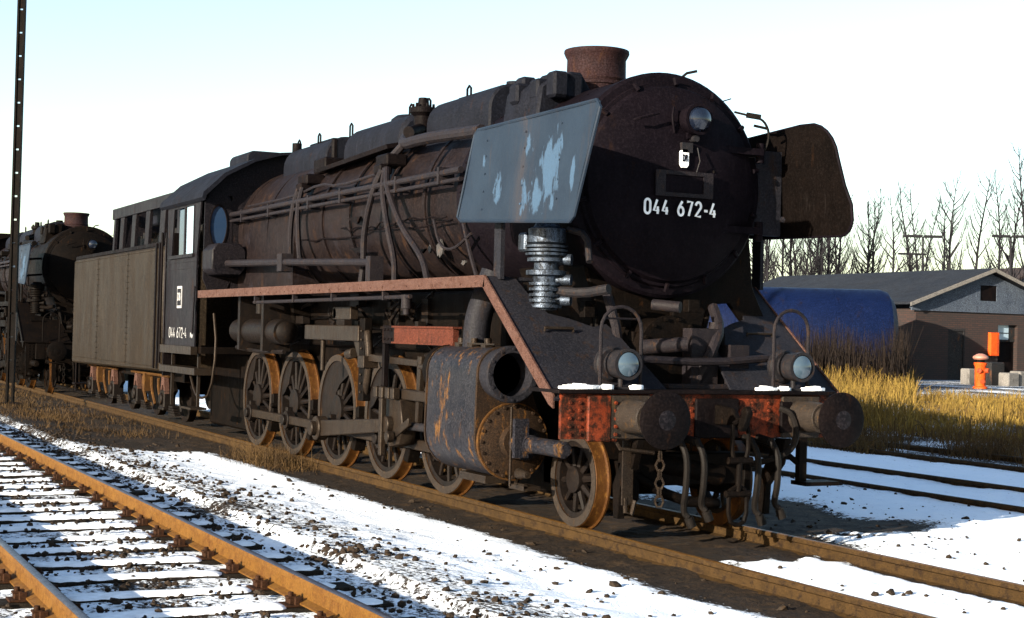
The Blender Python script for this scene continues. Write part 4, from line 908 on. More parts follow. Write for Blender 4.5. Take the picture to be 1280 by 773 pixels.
at_ = g.data.attributes.new('snow', 'FLOAT', 'POINT'); at_.data.foreach_set('value', snow.astype(np.float32).ravel())
tag(g, 'snow covered ground with dark cinders', None, None, 'structure'); g['kind'] = 'structure'

# ------------------------------------------------------------------ tracks
M['rail'] = grime('rusty_rail_side', (.100, .047, .0095), (.072, .032, .007), (.055, .022, .006), .5, .64, scale=4, rough=(.5, .75), streak=0, con=.45)
M['railold'] = grime('brown_rail_side', (.020, .0115, .0045), (.034, .019, .007), (.012, .007, .004), .5, .6, scale=5, rough=(.5, .75), streak=0, con=.45)
M['railtop'] = grime('worn_rail_head', (.045, .045, .06), (.07, .07, .085), (.08, .045, .02), .6, .7, scale=5, rough=(.25, .45), metal=.6, streak=0)
M['railrust'] = grime('rusty_rail_head', (.10, .05, .012), (.065, .030, .009), (.035, .017, .007), .55, .65, scale=5, rough=(.35, .55), metal=.2, streak=0, con=.45)
M['wood'] = grime('tarred_sleeper_wood', (.006, .0045, .0035), (.012, .009, .006), (.018, .012, .007), .58, .7, scale=7, rough=(.7, .9), streak=0)
M['fixing'] = grime('rusty_fixings', (.016, .007, .0035), (.028, .011, .0045), (.010, .005, .003), .5, .6, scale=14, rough=(.6, .9))
RP = [(-.0625, -.149), (.0625, -.149), (.0625, -.139), (.012, -.120), (.009, -.06), (.009, -.048), (.033, -.036), (.0335, -.012), (.028, -.001)]
RP = RP + [(-.028, -.001), (-.0335, -.012), (-.033, -.036), (-.009, -.048), (-.009, -.06), (-.012, -.120), (-.0625, -.139)]
def rail(parent, x0, x1, y, z, side, top):
    r = MB().prism([(y + u, z + w) for u, w in RP], 'x', x0, x1).build('rail', M[side], parent)
    MB().prism([(y - .027, z - .001), (y - .015, z + .003), (y + .015, z + .003), (y + .027, z - .001)], 'x', x0, x1).build('rail_head', M[top], r)
    return r
t1 = empty('railway_track', (0, -5.05, 0), 'nearest railway track with orange rusty rails and snow topped sleepers in the foreground', 'railway track')
ZT = .150
rail(t1, -120, 9.5, .765, ZT, 'rail', 'railtop'); rail(t1, -120, 9.5, -.765, ZT, 'rail', 'railtop')
rn = random.Random(5)
sl0 = None
def sleeper_mesh(seed):
    q = random.Random(seed); mb = MB(); n = 12
    mb.box(-.125, .125, -1.3, 1.3, -.16, -.012); return mb
protos = []
for s in range(7):
    o = sleeper_mesh(s).build('sleeper', M['wood'], t1, bevel=.012)
    q = random.Random(s + 40); sc = MB()
    # snow lying on the sleeper, in uneven lengths
    spans = [(-1.28, -.90 - q.uniform(0, .12)), (.90 + q.uniform(0, .12), 1.28 - q.uniform(0, .15))]
    m0, m1 = -.64 + q.uniform(0, .05), .63 - q.uniform(0, .06); cut = q.uniform(-.3, .3); gp_ = q.choice((0, 0, 0, .04))
    spans += [(m0, m1)] if gp_ == 0 else [(m0, cut - gp_ / 2), (cut + gp_ / 2, m1)]
    for (ya, yb) in spans:
        n = int((yb - ya) / .035); prev = None
        for i in range(n + 1):
            y = ya + (yb - ya) * i / n; e = min(1, min(i, n - i) / 1.5) ** .5 * .9 + .1
            a_, b_ = noise.noise((y * 3.1, s * 7., 0)) * .06 + noise.noise((y * 14, s * 7., 2)) * .03 + q.uniform(-.012, .012), noise.noise((y * 3.1, s * 7., 9)) * .06 + noise.noise((y * 14, s * 7., 5)) * .03 + q.uniform(-.012, .012)
            h = .014 + noise.noise((y * 6, s * 5., 3)) * .008; xl, xr = (-.112 + a_) * e, (.116 + min(b_, .012)) * e; ym = y + q.uniform(-.006, .006)
            rg = [sc.bm.verts.new(p_) for p_ in ((xl, ym, -.013), (xl + .008, ym, -.013 + h * .7 * e), (xl * .5, ym, -.013 + h * e), (xr * .4, ym, -.013 + h * e + q.uniform(-.002, .002)), (xr - .008, ym, -.013 + h * .75 * e), (xr, ym, -.013))]
            if prev:
                for k in range(5): sc.face([prev[k], prev[k + 1], rg[k + 1], rg[k]])
            else: sc.face(rg[::-1])
            prev = rg
        sc.face(prev)
    sc.build('snow_cap', M['snow'], o, ang=80)
    for y in (-.765, .765):
        c = MB().box(-.08, .08, y - .17, y + .17, -.011, .004)
        for sgn in (-1, 1):
            c.box(-.045, .045, y + sgn * .10 - .035, y + sgn * .10 + .035, .004, .038); c.cyl((0, y + sgn * .115, .03), (0, y + sgn * .115, .075), .02, .02, 6); c.box(-.035, .035, y + sgn * .115 - .03, y + sgn * .115 + .03, .035, .05); c.box(-.075, -.05, y + sgn * .09 - .02, y + sgn * .09 + .03, .0, .05); c.box(.05, .075, y + sgn * .09 - .02, y + sgn * .09 + .03, .0, .05)
        c.build('rail_fixing', M['fixing'], o, bevel=.004)
    protos.append(o)
k = 0
for i in range(58):
    x = 4.68 - .68 * i
    o = protos[i] if i < 7 else copy_tree(protos[rn.randrange(7)], t1)
    o.location = (x, rn.uniform(-.03, .03), rn.uniform(-.006, .004)); o.rotation_euler = (0, 0, rn.uniform(-.012, .012) + (PI if rn.random() < .5 and i >= 7 else 0))
far = MB()
for i in range(58, 150): x = 4.68 - .68 * i; far.box(x - .125, x + .125, -1.3, 1.3, -.16, .0)
f = far.build('far_sleepers', M['snow'], t1); f['kind'] = 'stuff'
t2 = empty('railway_track', (0, 0, 0), 'brown half buried railway track under the numbered steam locomotive', 'railway track')
rail(t2, -120, 12, -.75, 0, 'railold', 'railrust'); rail(t2, -120, 12, .79, 0, 'railold', 'railrust')
t3 = empty('railway_track', (0, 0, 0), 'thin dark snow buried railway track on the far side of the numbered locomotive', 'railway track')
rail(t3, -60, 12, 5.03, -.035, 'railold', 'wood'); rail(t3, -60, 12, 6.72, -.035, 'railold', 'wood')
t4 = empty('railway_track', (0, 0, 0), 'overgrown railway track along the edge of the golden grass field', 'railway track')
rail(t4, -60, 12, 9.1, -.03, 'railold', 'wood'); rail(t4, -60, 12, 10.55, -.03, 'railold', 'wood')

# ------------------------------------------------------------------ loose stones
def icos():
    bm = bmesh.new(); bmesh.ops.create_icosphere(bm, subdivisions=1, radius=1); bm.verts.ensure_lookup_table()
    V = np.array([v.co[:] for v in bm.verts]); Fc = np.array([[v.index for v in f.verts] for f in bm.faces]); bm.free(); return V, Fc
IV, IF = icos()
M['stone'] = grime('dark_ballast_stone', (.010, .0075, .0055), (.022, .015, .010), (.034, .019, .008), .55, .65, scale=11, rough=(.6, .9))
def stones(name, pos, size, seed, label):
    r = np.random.default_rng(seed); n = len(pos)
    q = r.normal(size=(n, 4)); q /= np.linalg.norm(q, axis=1)[:, None]
    w, x, y, z = q.T
    Rm = np.stack([1 - 2 * (y * y + z * z), 2 * (x * y - z * w), 2 * (x * z + y * w), 2 * (x * y + z * w), 1 - 2 * (x * x + z * z), 2 * (y * z - x * w), 2 * (x * z - y * w), 2 * (y * z + x * w), 1 - 2 * (x * x + y * y)], -1).reshape(n, 3, 3)
    sc = size[:, None] * r.uniform(.55, 1.15, (n, 3))
    V = IV[None] * sc[:, None] * r.uniform(.72, 1.2, (n, len(IV), 1))
    V = np.einsum('nij,nkj->nki', Rm, V); V[:, :, 2] *= .75; V += pos[:, None]
    Fc = (IF[None] + (np.arange(n) * len(IV))[:, None, None]).reshape(-1, 3)
    return tag(np_mesh(name, V.reshape(-1, 3), Fc, M['stone']), label, 'stones', None, 'stuff')
from mathutils.bvhtree import BVHTree
def gz(x, y):
    i = np.clip(np.searchsorted(gx, x) - 1, 0, nx - 2); j = np.clip(np.searchsorted(gy, y) - 1, 0, ny - 2)
    fx = np.clip((x - gx[i]) / (gx[i + 1] - gx[i]), 0, 1); fy = np.clip((y - gy[j]) / (gy[j + 1] - gy[j]), 0, 1)
    return (Z[i, j] * (1 - fx) * (1 - fy) + Z[i + 1, j] * fx * (1 - fy) + Z[i, j + 1] * (1 - fx) * fy + Z[i + 1, j + 1] * fx * fy)
r = np.random.default_rng(2)
n = 30000; sx = r.uniform(-16, 5, n); sy = r.uniform(-6.95, -2.35, n)
den = np.where(sy > -3.5, np.clip((-2.35 - sy) / 1.0, 0, 1) ** 1.3 * .50, .36)
clump = np.array([noise.noise((a * 1.1, b * 1.1, 5.)) for a, b in zip(sx, sy)]); den = den * np.clip(.65 + 1.0 * clump, 0, 1.2)
onrail = (np.abs(np.abs(sy + 5.05) - .765) < .16)
ph = np.abs(((sx - 4.68) / .68 + .5) % 1 - .5) * .68; onsl = (ph < .13) & (np.abs(sy + 5.05) < 1.33)
keep = (r.uniform(0, 1, n) < den) & ~onrail & (~onsl | (r.uniform(0, 1, n) < .06))
sx, sy = sx[keep], sy[keep]; ss = np.minimum(r.gamma(3, .0050, len(sx)) + .006, .042)
stones('ballast_stones', np.stack([sx, sy, gz(sx, sy) + ss * .25 + np.where((np.abs(sy + 5.05) < 1.33), .02, 0)], -1), ss, 3, 'dark ballast stones poking through the snow beside the foreground track')
n = 3600; sx = r.uniform(-14, 7, n); sy = r.uniform(-3.2, 5, n)
keep = (np.abs(sy) > .95) | (sx > .3) & (np.abs(np.abs(sy) - .77) > .1); clump = np.array([noise.noise((a * .8, b * .8, 15.)) for a, b in zip(sx, sy)]); keep &= r.uniform(0, 1, n) < .35 + clump
sx, sy = sx[keep], sy[keep]; ss = np.minimum(r.gamma(1.8, .008, len(sx)) + .005, .05)
stones('scattered_cinders', np.stack([sx, sy, gz(sx, sy) + ss * .2], -1), ss, 9, 'dark cinders scattered over the snow path beside the locomotive')

# ------------------------------------------------------------------ grass
def blades(name, bx, by, h, wdt, mat, seed, label, lean=.35):
    r = np.random.default_rng(seed); n = len(bx); a = r.uniform(0, 2 * PI, n); la = r.uniform(0, 2 * PI, n); ll = np.abs(r.normal(0, lean, n)) * h
    bz = gz(bx, by) - .02
    ux, uy = np.cos(a) * wdt / 2, np.sin(a) * wdt / 2; lx, ly = np.cos(la) * ll, np.sin(la) * ll
    P = lambda f, s, k: np.stack([bx + lx * f ** 1.6 + ux * s * k, by + ly * f ** 1.6 + uy * s * k, bz + h * f * (1 - .25 * (ll / h) * f)], -1)
    V = np.stack([P(0, -1, 1), P(0, 1, 1), P(.5, 1, .8), P(.5, -1, .8), P(1, 1, .25), P(1, -1, .25)], 1).reshape(-1, 3)
    F1 = np.array([[0, 1, 2, 3], [3, 2, 4, 5]]); Fc = (F1[None] + (np.arange(n) * 6)[:, None, None]).reshape(-1, 4)
    return tag(np_mesh(name, V, Fc, mat, True), label, 'grass', None, 'stuff')
def straw(name, a, b, c):
    m, t, p, o = newmat(name); n1 = tex(t, o, 1.1, 8, .75); n2 = tex(t, o, 23, 4)
    col = mix(t, ramp(t, n2, [(.35, 0), (.65, 1)]), a, b); col = mix(t, ramp(t, n1, [(.40, 0), (.60, .85)]), col, c)
    t.links.new(col, p.inputs['Base Color']); p.inputs['Roughness'].default_value = .8; p.inputs['Specular IOR Level'].default_value = .15
    return m
M['gold'] = straw('golden_straw', (.115, .070, .012), (.23, .155, .032), (.048, .026, .007))
M['brown'] = straw('brown_weeds', (.050, .028, .009), (.105, .062, .018), (.026, .014, .006))
M['reed'] = straw('dark_brown_reeds', (.006, .0035, .0024), (.017, .0095, .0045), (.005, .003, .0025))
M['weed'] = straw('dry_orange_weeds', (.040, .021, .007), (.080, .046, .014), (.014, .008, .004))
def wedge(n, d0, d1, p0, p1, rng):
    d = np.sqrt(rng.uniform(d0 ** 2, d1 ** 2, n)); lat = (rng.uniform(p0, p1, n) - 640) / 1931.8 * d
    return CAM.x + cf.x * d + cr.x * lat, CAM.y + cf.y * d + cr.y * lat
r = np.random.default_rng(7)
x, y = wedge(112000, 27, 54, 600, 1480, r); c1 = np.array([noise.noise((a * .35, b * .35, 2.)) for a, b in zip(x, y)]); dd = depth(x, y); pxx = 640 + 1931.8 * ((x - CAM.x) * cr.x + (y - CAM.y) * cr.y) / dd; lim = np.where(pxx > 1146, 42.5, 52); k = (y > 13) & (dd < lim + 2 * c1) & (r.uniform(0, 1, len(x)) < .6 + .9 * c1); x, y, c1, tall = x[k], y[k], c1[k], np.where(pxx > 1146, .52, 1.)[k]
blades('golden_grass', x, y, (.2 + .55 * r.uniform(0, 1, len(x)) ** 1.6) * (1 + .5 * c1) * tall, r.uniform(.012, .03, len(x)), M['gold'], 1, 'tall golden dry grass in the field in front of the blue tank')
x, y = wedge(78000, 17, 30, 740, 1480, r); c1 = np.array([noise.noise((a * .7, b * .7, 8.)) for a, b in zip(x, y)]); k = (y > 8.9) & (r.uniform(0, 1, len(x)) < np.clip(.12 + 2.2 * c1 + .25 * sstep(12, 15, y), 0, 1)); x, y = x[k], y[k]
blades('brown_weeds', x, y, r.uniform(.12, .42, len(x)), r.uniform(.008, .018, len(x)), M['brown'], 2, 'brown matted weeds with snow showing between at the edge of the field', .7)
x, y = wedge(15000, 46.5, 51, 880, 1135, r); c1 = np.array([noise.noise((a * .6, b * .6, 4.)) for a, b in zip(x, y)]); k = (r.uniform(0, 1, len(x)) < .55 + .9 * c1); x, y, c1 = x[k], y[k], c1[k]
blades('brown_reeds', x, y, r.uniform(.3, 1.0, len(x)) ** 1.8 * 1.9 * (1 + .5 * c1), r.uniform(.012, .028, len(x)), M['reed'], 12, 'tall dark brown dead reeds hiding the foot of the blue tank', .16)
# curved dark stalks standing above the grass
x, y = wedge(46, 22, 34, 1000, 1480, r); k = y > 11; x, y = x[k], y[k]; st = MB()
for a, b in zip(x, y):
    z = float(gz(np.array([a]), np.array([b]))[0]); h = r.uniform(.3, .75); q = r.uniform(0, 6.28); l = r.uniform(.04, .35)
    st.tube([(a, b, z - .03), (a + .1 * l * math.cos(q), b + .1 * l * math.sin(q), z + h * .6), (a + .6 * l * math.cos(q), b + .6 * l * math.sin(q), z + h), (a + l * math.cos(q), b + l * math.sin(q), z + h * r.uniform(.85, 1.1))], .009, 5, 1)
tag(st.build('weed_stalks', M['brown'], None), 'dark bent weed stalks standing above the golden grass', 'weeds', None, 'stuff')
n = 26000; x = r.uniform(-11.2, -8.0, n); y = r.normal(-1.12, .22, n); k = (y < -.86) & (r.uniform(0, 1, n) < np.exp(-((x + 9.6) / .8) ** 2) * .14 ); x, y = x[k], y[k]
blades('dry_weeds', x, y, r.uniform(.08, .36, len(x)), r.uniform(.004, .009, len(x)), M['weed'], 4, 'tuft of dry orange weeds under the rear driving wheels', 1.2)
n = 30000; x = r.uniform(-36, -14.0, n); y = r.normal(-2.1, .75, n); c1 = np.array([noise.noise((a * .9, b * .9, 31.)) for a, b in zip(x, y)]); k = (y < -.9) & (r.uniform(0, 1, n) < np.clip((.10 + .40 * sstep(-15, -19, x)) + 1.1 * c1, 0, .8)); x, y = x[k], y[k]
blades('dry_weeds', x, y, r.uniform(.03, .15, len(x)), r.uniform(.006, .014, len(x)), M['weed'], 5, 'low strip of dry orange weeds along the foot of the coal tender', 1.1)

# ------------------------------------------------------------------ lattice mast on the left
def mast():
    e = empty('lattice_mast', (-23.73, -2.47, -.1), 'tall thin dark lattice mast standing in snow at the left edge', 'mast')
    p = MB()
    for s in (-1, 1): p.prism([(s * .062 - .02, -.055), (s * .062 + .02, -.055), (s * .062 + .02, .055), (s * .062 - .02, .055)], 'z', 0, 12)
    p.build('channel', M['under'], e)
    b = MB(); z = .5
    while z < 11.9: b.box(-.045, .045, -.03, .03, z, z + .46); z += .50
    b.build('batten_plate', M['under'], e)
    MB().box(-.2, .2, -.2, .2, -.1, .08).build('footing', M['under'], e, bevel=.02)
    t = MB().tube([(0, 0, 9.2), (-.1, -.3, 9.25), (-.1, -.36, 9.05)], .02, 6, 1).lathe([(0, .0), (.02, .09), (.10, .11), (.14, .04), (.22, .03)], (-.1, -.38, 8.88), 'z', 14)
    t.build('insulator', M['lamp'], e)
    MB().box(.083, .10, -.05, .05, 1.4, 2.0).build('sign_plate', M['lamp'], e)
    e.rotation_euler = (0, 0, R(64))
    return e
mast()

# ------------------------------------------------------------------ blue tank
M['tank'] = grime('blue_tank_paint', (.0013, .0036, .017), (.0022, .0058, .025), (.007, .005, .006), .57, .68, scale=.8, rough=(.35, .6), bump=.08)
A, Bv = Vector((-36.8, 21.2, 2.12)), Vector((-33.0, 28.6, 2.12)); dv = (Bv - A); LT = dv.length
tk = empty('storage_tank', (A.x, A.y, ground_z(np.array(A.x), np.array(A.y))), 'large blue horizontal cylindrical storage tank behind the locomotive front', 'tank', rz=math.atan2(dv.y, dv.x))
h0 = 2.12 - tk.location.z
MB().lathe([(0, .9), (-.3, 1.0), (-.1, 1.38), (.15, 1.5), (LT - .15, 1.5), (LT + .1, 1.42), (LT + .32, 1.12), (LT + .46, .6), (LT + .5, 0)], (0, 0, h0), 'x', 56).build('shell', M['tank'], tk)
sm = MB()
for t_ in (1.1, 2.9, 4.7, 6.5): sm.lathe([(t_ - .03, 1.49), (t_ - .03, 1.508), (t_ + .03, 1.508), (t_ + .03, 1.49)], (0, 0, h0), 'x', 56, closed=True)
sm.build('weld_band', M['tank'], tk)
MB().cyl((.9, 0, h0 + 1.45), (.9, 0, h0 + 1.62), .32, .32, 20).cyl((.9, 0, h0 + 1.62), (.9, 0, h0 + 1.68), .38, .38, 20).build('manhole', M['black'], tk)
for t_ in (1.4, LT - 1.4): MB().prism([(-1.2, 0), (1.2, 0), (1.25, h0 - .7), (-1.25, h0 - .7)], 'x', t_ - .15, t_ + .15).build('saddle', M['black'], tk)

# ------------------------------------------------------------------ brick building
def brick_mat():
    m, t, p, o = newmat('dark_brown_brick')
    sw = nod(t, 'ShaderNodeSeparateXYZ'); t.links.new(o, sw.inputs[0]); cb = nod(t, 'ShaderNodeCombineXYZ')
    t.links.new(mth(t, 'ADD', sw.outputs[0], sw.outputs[1]), cb.inputs[0]); t.links.new(sw.outputs[2], cb.inputs[1])
    b = nod(t, 'ShaderNodeTexBrick'); t.links.new(cb.outputs[0], b.inputs[0])
    b.inputs['Color1'].default_value = (.030, .0095, .005, 1); b.inputs['Color2'].default_value = (.015, .0052, .0035, 1); b.inputs['Mortar'].default_value = (.0045, .0032, .003, 1)
    b.inputs['Scale'].default_value = 1; b.inputs['Brick Width'].default_value = .25; b.inputs['Row Height'].default_value = .08; b.inputs['Mortar Size'].default_value = .014
    n = tex(t, o, 1.2, 6); t.links.new(mix(t, ramp(t, n, [(.4, 0), (.7, .6)]), b.outputs[0], (.009, .006, .005)), p.inputs['Base Color']); p.inputs['Roughness'].default_value = .9
    return m
M['brick'] = brick_mat()
M['roof'] = grime('grey_roof_felt', (.009, .011, .0155), (.015, .017, .0215), (.011, .010, .010), .55, .68, scale=.9, rough=(.7, .9), streak=0)
M['gable'] = grime('pale_grey_boarding', (.028, .036, .052), (.046, .056, .072), (.014, .016, .021), .58, .7, scale=1.2, rough=(.6, .9))
M['orange'] = grime('orange_paint', (.40, .045, .006), (.48, .06, .009), (.15, .022, .006), .58, .68, scale=5, rough=(.4, .7))
M['orangedark'] = grime('dark_orange_paint', (.30, .045, .012), (.20, .03, .010), (.06, .016, .009), .52, .62, scale=6, rough=(.5, .8))  # darker orange for the cabinet's right strip and the hydrant outlets
M['pink'] = plain('faded_pale_pink_paint', (.30, .13, .09), .6)
M['door'] = grime('dull_grey_door', (.010, .010, .011), (.016, .015, .015), scale=2)
M['concrete'] = grime('pale_concrete', (.09, .085, .08), (.13, .12, .11), (.05, .042, .034), .55, .7, scale=4, rough=(.8, .95))
bd = empty('brick_building', (-35, 35.4, .3), 'low dark brick building with grey felt roof and pale boarded gable', 'building')
HB = 2.75
w = MB(); yw = 3.55
w.box(-13, 0, -yw, -yw + .25, -.3, HB).box(-13, 0, yw - .25, yw, -.3, HB).box(-13, -12.75, -yw + .25, yw - .25, -.3, HB)
dY0, dY1, oY0, oY1 = -1.95, -1.1, .55, 1.55      # grey door and open doorway in the gable wall
for a, b_ in ((-yw + .25, dY0), (dY1, oY0), (oY1, yw - .25)): w.box(-.25, 0, a, b_, -.3, HB)
w.box(-.25, 0, dY0, dY1, 2.05, HB).box(-.25, 0, oY0, oY1, 2.25, HB)
w.build('wall', M['brick'], bd)
gb = MB(); ap = 4.25; vy0, vy1, vz0, vz1 = -.42, .42, 3.15, 3.75
sl = lambda y: ap - (ap - 2.95) * abs(y) / 3.75
gb.prism([(-3.75, HB + .03), (vy0, HB + .03), (vy0, sl(vy0)), (-3.75, 2.96)], 'x', -.12, .04).prism([(vy1, HB + .03), (3.75, HB + .03), (3.75, 2.96), (vy1, sl(vy1))], 'x', -.12, .04)
gb.prism([(vy0, HB + .03), (vy1, HB + .03), (vy1, vz0), (vy0, vz0)], 'x', -.12, .04).prism([(vy0, vz1), (vy1, vz1), (vy1, sl(vy1)), (0, ap), (vy0, sl(vy0))], 'x', -.12, .04)
gb.build('gable_boarding', M['gable'], bd)
MB().box(.0, .07, -3.8, 3.8, HB - .06, HB + .03).build('gable_ledge', M['gable'], bd)
rf = MB()
for s in (-1, 1): rf.slab([(.35, 0, ap + .12), (.35, s * 4.1, 2.95), (.35 - 13.8, s * 4.1, 2.95), (.35 - 13.8, 0, ap + .12)], .10)
rfo = rf.build('roof', M['roof'], bd)
bb = MB()
for s in (-1, 1): bb.slab([(.38, 0, ap + .16), (.38, s * 4.12, 2.98), (.38, s * 4.12, 2.84), (.38, 0, ap + .02)], .05)
bb.build('barge_board', M['concrete'], rfo)
MB().box(-.06, .0, vy0, vy1, vz0, vz1).build('loft_hatch', M['black'], bd)
dr = MB().box(-.1, -.04, dY0, dY1, -.1, 2.05).build('door', M['door'], bd); MB().box(-.04, .0, dY0, dY0 + .08, -.1, 2.05).box(-.04, .0, dY1 - .08, dY1, -.1, 2.05).box(-.04, .0, dY0 + .08, dY1 - .08, 1.95, 2.05).build('frame', M['door'], dr)
MB().box(-.24, -.2, oY0, oY1, -.1, 1.6).build('dark_door', M['black'], bd)
wi = MB().box(-.2, -.15, oY0, oY1, 1.6, 1.68).box(-.2, -.15, oY0, oY0 + .1, 1.68, 2.25).box(-.2, -.15, oY1 - .3, oY1, 1.68, 2.25).box(-.2, -.15, oY0 + .1, oY1 - .3, 1.92, 1.95).build('fanlight', M['door'], bd)
MB().box(-.19, -.17, oY0 + .1, oY1 - .3, 1.68, 2.25).build('pane', M['reflectglass'], wi)
ob = MB().box(0, .16, -.36, .08, 1.04, 1.94).build('wall_cabinet', M['orange'], None, bevel=.015, loc=(-34.985, 35.78, .3)); tag(ob, 'orange cabinet fixed to the dark brick wall beside the doorway', 'cabinet')
MB().box(.16, .175, -.33, -.03, 1.09, 1.89).build('cabinet_door', M['orange'], ob); MB().box(.16, .172, .0, .06, 1.14, 1.84).build('side_strip', M['orangedark'], ob)
# orange pillar with pale cap
gp = float(gz(np.array([-27.7]), np.array([28.25]))[0])
hp = empty('hydrant', (-27.69, 28.26, gp), 'orange hydrant pillar with pale pink cap standing in front of brick building', 'hydrant')
hz = 1.5 - gp
MB().lathe([(0, .23), (.06, .23), (.08, .17), (hz * .62, .18), (hz * .66, .21), (hz * .72, .21)], (0, 0, 0), 'z', 20).build('barrel', M['orange'], hp)
MB().cyl((0, 0, hz * .72), (0, 0, hz * .80), .14).build('neck', M['black'], hp)
MB().lathe([(hz * .80, .20), (hz * .84, .25), (hz * .89, .24), (hz * .95, .13), (hz * .97, .05), (hz * .97, 0)], (0, 0, 0), 'z', 20).build('cap', M['pink'], hp)
nz = MB()
for a in (-.9, .5, 2.2): nz.cyl((.15 * math.cos(a), .15 * math.sin(a), hz * .5), (.28 * math.cos(a), .28 * math.sin(a), hz * .5), .08)
nz.cyl((.16, -.06, hz * .2), (.24, -.1, hz * .2), .07); nz.build('outlet', M['orangedark'], hp)
def block(px, D, w_, d_, h_, label):
    lat = (px - 640) / 1931.8 * D; x = CAM.x + cf.x * D + cr.x * lat; y = CAM.y + cf.y * D + cr.y * lat
    z = float(gz(np.array([x]), np.array([y]))[0]); o = MB().box(-d_ / 2, d_ / 2, -w_ / 2, w_ / 2, -.1, h_).build('concrete_block', M['concrete'], None, bevel=.04, loc=(x, y, z), rot=(0, 0, .1)); return tag(o, label, 'block', 'concrete blocks by the brick building')
block(1212, 53.5, .4, .4, .55, 'pale square concrete block left of the orange hydrant')
block(1262, 53, .55, .5, .45, 'concrete block right of the orange hydrant, below the doorway')
block(1276, 53.4, .5, .5, .5, 'concrete block at the right edge of the photo beyond the grass')
block(1242, 53.2, .7, .5, .8, 'dark stained concrete block close behind the orange hydrant').data.materials[0] = M['door']

# ------------------------------------------------------------------ bare poplars
M['bark'] = grime('dark_poplar_bark', (.0075, .0075, .0095), (.013, .0125, .0145), rlo=.7, rhi=.8, scale=3, rough=(.8, .95))
def poplar(seed, H, spread):
    q = random.Random(seed); tr = MB(); br = MB()
    bend = [(q.uniform(-.07, .07), q.uniform(-.07, .07)) for _ in range(4)]
    def P(t): return Vector((H * t * (bend[0][0] + bend[1][0] * math.sin(t * 5)), H * t * (bend[0][1] + bend[1][1] * math.sin(t * 4)), H * t))
    tr.tube([P(i / 12) for i in range(13)], .10 + H * .004, 6, r1=.014)
    nb = int(H * 3.6)
    for i in range(nb):
        t = .16 + .80 * (i + q.random()) / nb; p = P(t); a = q.uniform(0, 6.283); l = (1.08 - t) * H * q.uniform(.16, .46) * spread + .4
        up = q.uniform(.8, 1.7); d = Vector((math.cos(a), math.sin(a), up)).normalized(); d2 = Vector((math.cos(a), math.sin(a), up * 2.4)).normalized()
        r0 = .012 + l * .014; pts = [p, p + d * l * .45, p + d * l * .45 + d2 * l * .55]
        br.tube(pts, r0, 4, r1=.008)
        for k in range(q.randint(6, 12)):
            f = q.uniform(.25, .95); s = pts[0].lerp(pts[1], f / .45) if f < .45 else pts[1].lerp(pts[2], (f - .45) / .55)
            b2 = a + q.uniform(-1.4, 1.4); e = Vector((math.cos(b2), math.sin(b2), q.uniform(.7, 2.2))).normalized() * l * q.uniform(.2, .5)
            br.tube([s, s + e], .0085, 3, r1=.004)
    return tr, br
tproto = []
for i, (H, spd) in enumerate(((12.5, .8), (11.5, 1.05), (13, .7), (10.5, .95), (12, 1.2), (9.5, .8))):
    t = empty('poplar_tree', (0, 0, 0)); a, b = poplar(i + 11, H, spd); a.build('trunk', M['bark'], t, ang=60); b.build('crown', M['bark'], t, ang=60); tproto.append((t, H))
ords = 'rightmost second third fourth fifth sixth seventh eighth ninth tenth eleventh twelfth thirteenth fourteenth fifteenth sixteenth seventeenth eighteenth nineteenth twentieth twenty-first twenty-second twenty-third twenty-fourth twenty-fifth twenty-sixth twenty-seventh twenty-eighth twenty-ninth thirtieth thirty-first thirty-second thirty-third thirty-fourth thirty-fifth thirty-sixth thirty-seventh thirty-eighth thirty-ninth fortieth'.split()
tl = [(1284, 185, 100), (1266, 207, 104), (1243, 212, 112), (1222, 216, 104), (1195, 222, 102), (1176, 250, 118), (1158, 246, 114), (1147, 230, 108), (1131, 228, 112), (1112, 244, 110), (1098, 246, 118), (1088, 236, 112), (1072, 250, 112), (1058, 232, 108), (1048, 246, 116)]
px = 1040
rt = random.Random(31)
while px > 940: tl.append((px, 244 + rt.uniform(-14, 16), rt.uniform(106, 122))); px -= rt.uniform(4, 12)
used = set()
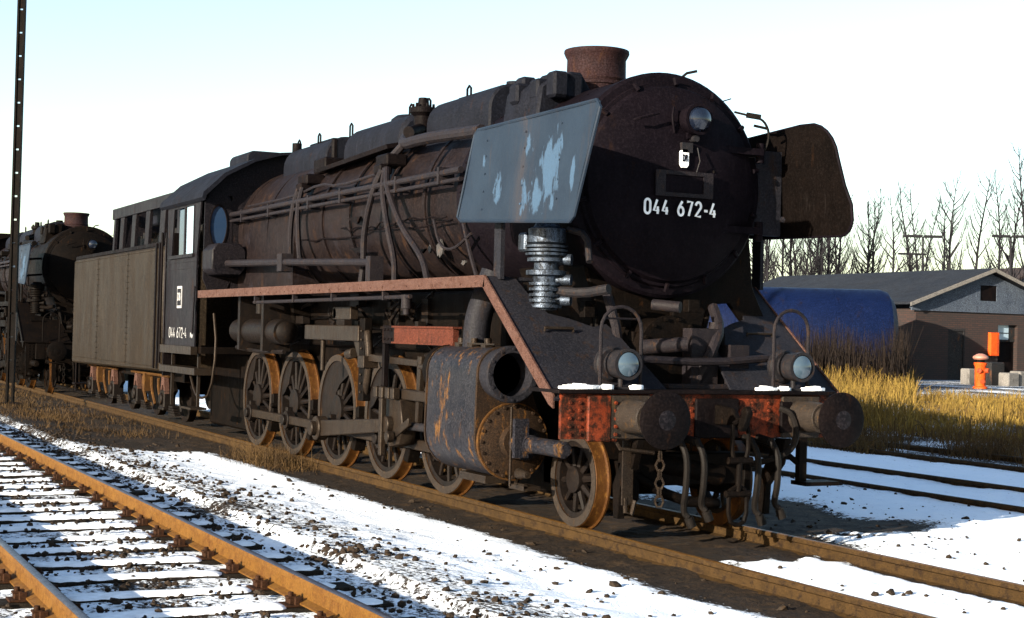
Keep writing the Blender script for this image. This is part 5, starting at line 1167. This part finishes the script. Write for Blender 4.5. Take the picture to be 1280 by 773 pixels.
for i, (px, row, D) in enumerate(tl):
    lat = (px - 640) / 1931.8 * D; hgt = CAM.z + D * (.01626 - (row - 386.5) / 1931.8 * .99955) + .02537 * lat
    x = CAM.x + cf.x * D + cr.x * lat; y = CAM.y + cf.y * D + cr.y * lat; z = .35
    j = i % 6 if i < 6 else rt.randrange(6); t0, H = tproto[j]
    if j in used: t = copy_tree(t0)
    else: t = t0; used.add(j)
    t.location = (x, y, z); s = (hgt - z) / H; t.scale = (s * rt.uniform(.85, 1.1),) * 2 + (s,); t.rotation_euler = (rt.uniform(-.03, .03), rt.uniform(-.03, .03), rt.uniform(0, 6.28))
    w_ = 'rightmost bare poplar of the row behind the brick building' if i == 0 else f'bare poplar, {ords[i]} from the right in the row behind the brick building'
    tag(t, w_, 'tree', 'bare poplars behind the building')

# yard lamps among the trees and a far house
def yard_lamp(px, D, row, label):
    lat = (px - 640) / 1931.8 * D; x = CAM.x + cf.x * D + cr.x * lat; y = CAM.y + cf.y * D + cr.y * lat
    h = CAM.z + D * (.01626 - (row - 386.5) / 1931.8) + .02537 * lat - .4
    e = empty('yard_lamp', (x, y, .4), label, 'lamp post', 'yard lamps', R(64)); 
    MB().tube([(0, 0, 0), (0, 0, h)], .10, 8, r1=.06).build('post', M['bark'], e)
    for s in (-1, 1): MB().box(min(s * .05, s * 1.2), max(s * .05, s * 1.2), -.14, .14, h - .06, h + .1).build('lamp_head', M['bark'], e, bevel=.03)
yard_lamp(1152, 96, 296, 'T shaped yard lamp among the poplars above the middle of the roof'); yard_lamp(1262, 98, 296, 'T shaped yard lamp among the poplars above the gable, near right edge'); yard_lamp(1139, 130, 318, 'smaller distant yard lamp left of the middle T shaped lamp')
hs = empty('house', (-101, 104, 1.), 'small distant house with pale wall behind the trees at the right edge', 'house')
MB().prism([(-5, -1), (5, -1), (5, 6.3), (0, 8.2), (-5, 6.3)], 'x', -8, 0).build('wall', M['gable'], hs)
MB().slab([(.4, 0, 8.4), (.4, 5.5, 6.2), (-8.4, 5.5, 6.2), (-8.4, 0, 8.4)], .2).slab([(.4, 0, 8.4), (.4, -5.5, 6.2), (-8.4, -5.5, 6.2), (-8.4, 0, 8.4)], .2).build('roof', M['brick'], hs)
MB().box(0, .05, -2, -.8, 3.4, 5).box(0, .05, .8, 2, 3.4, 5).build('window', M['glass'], hs)
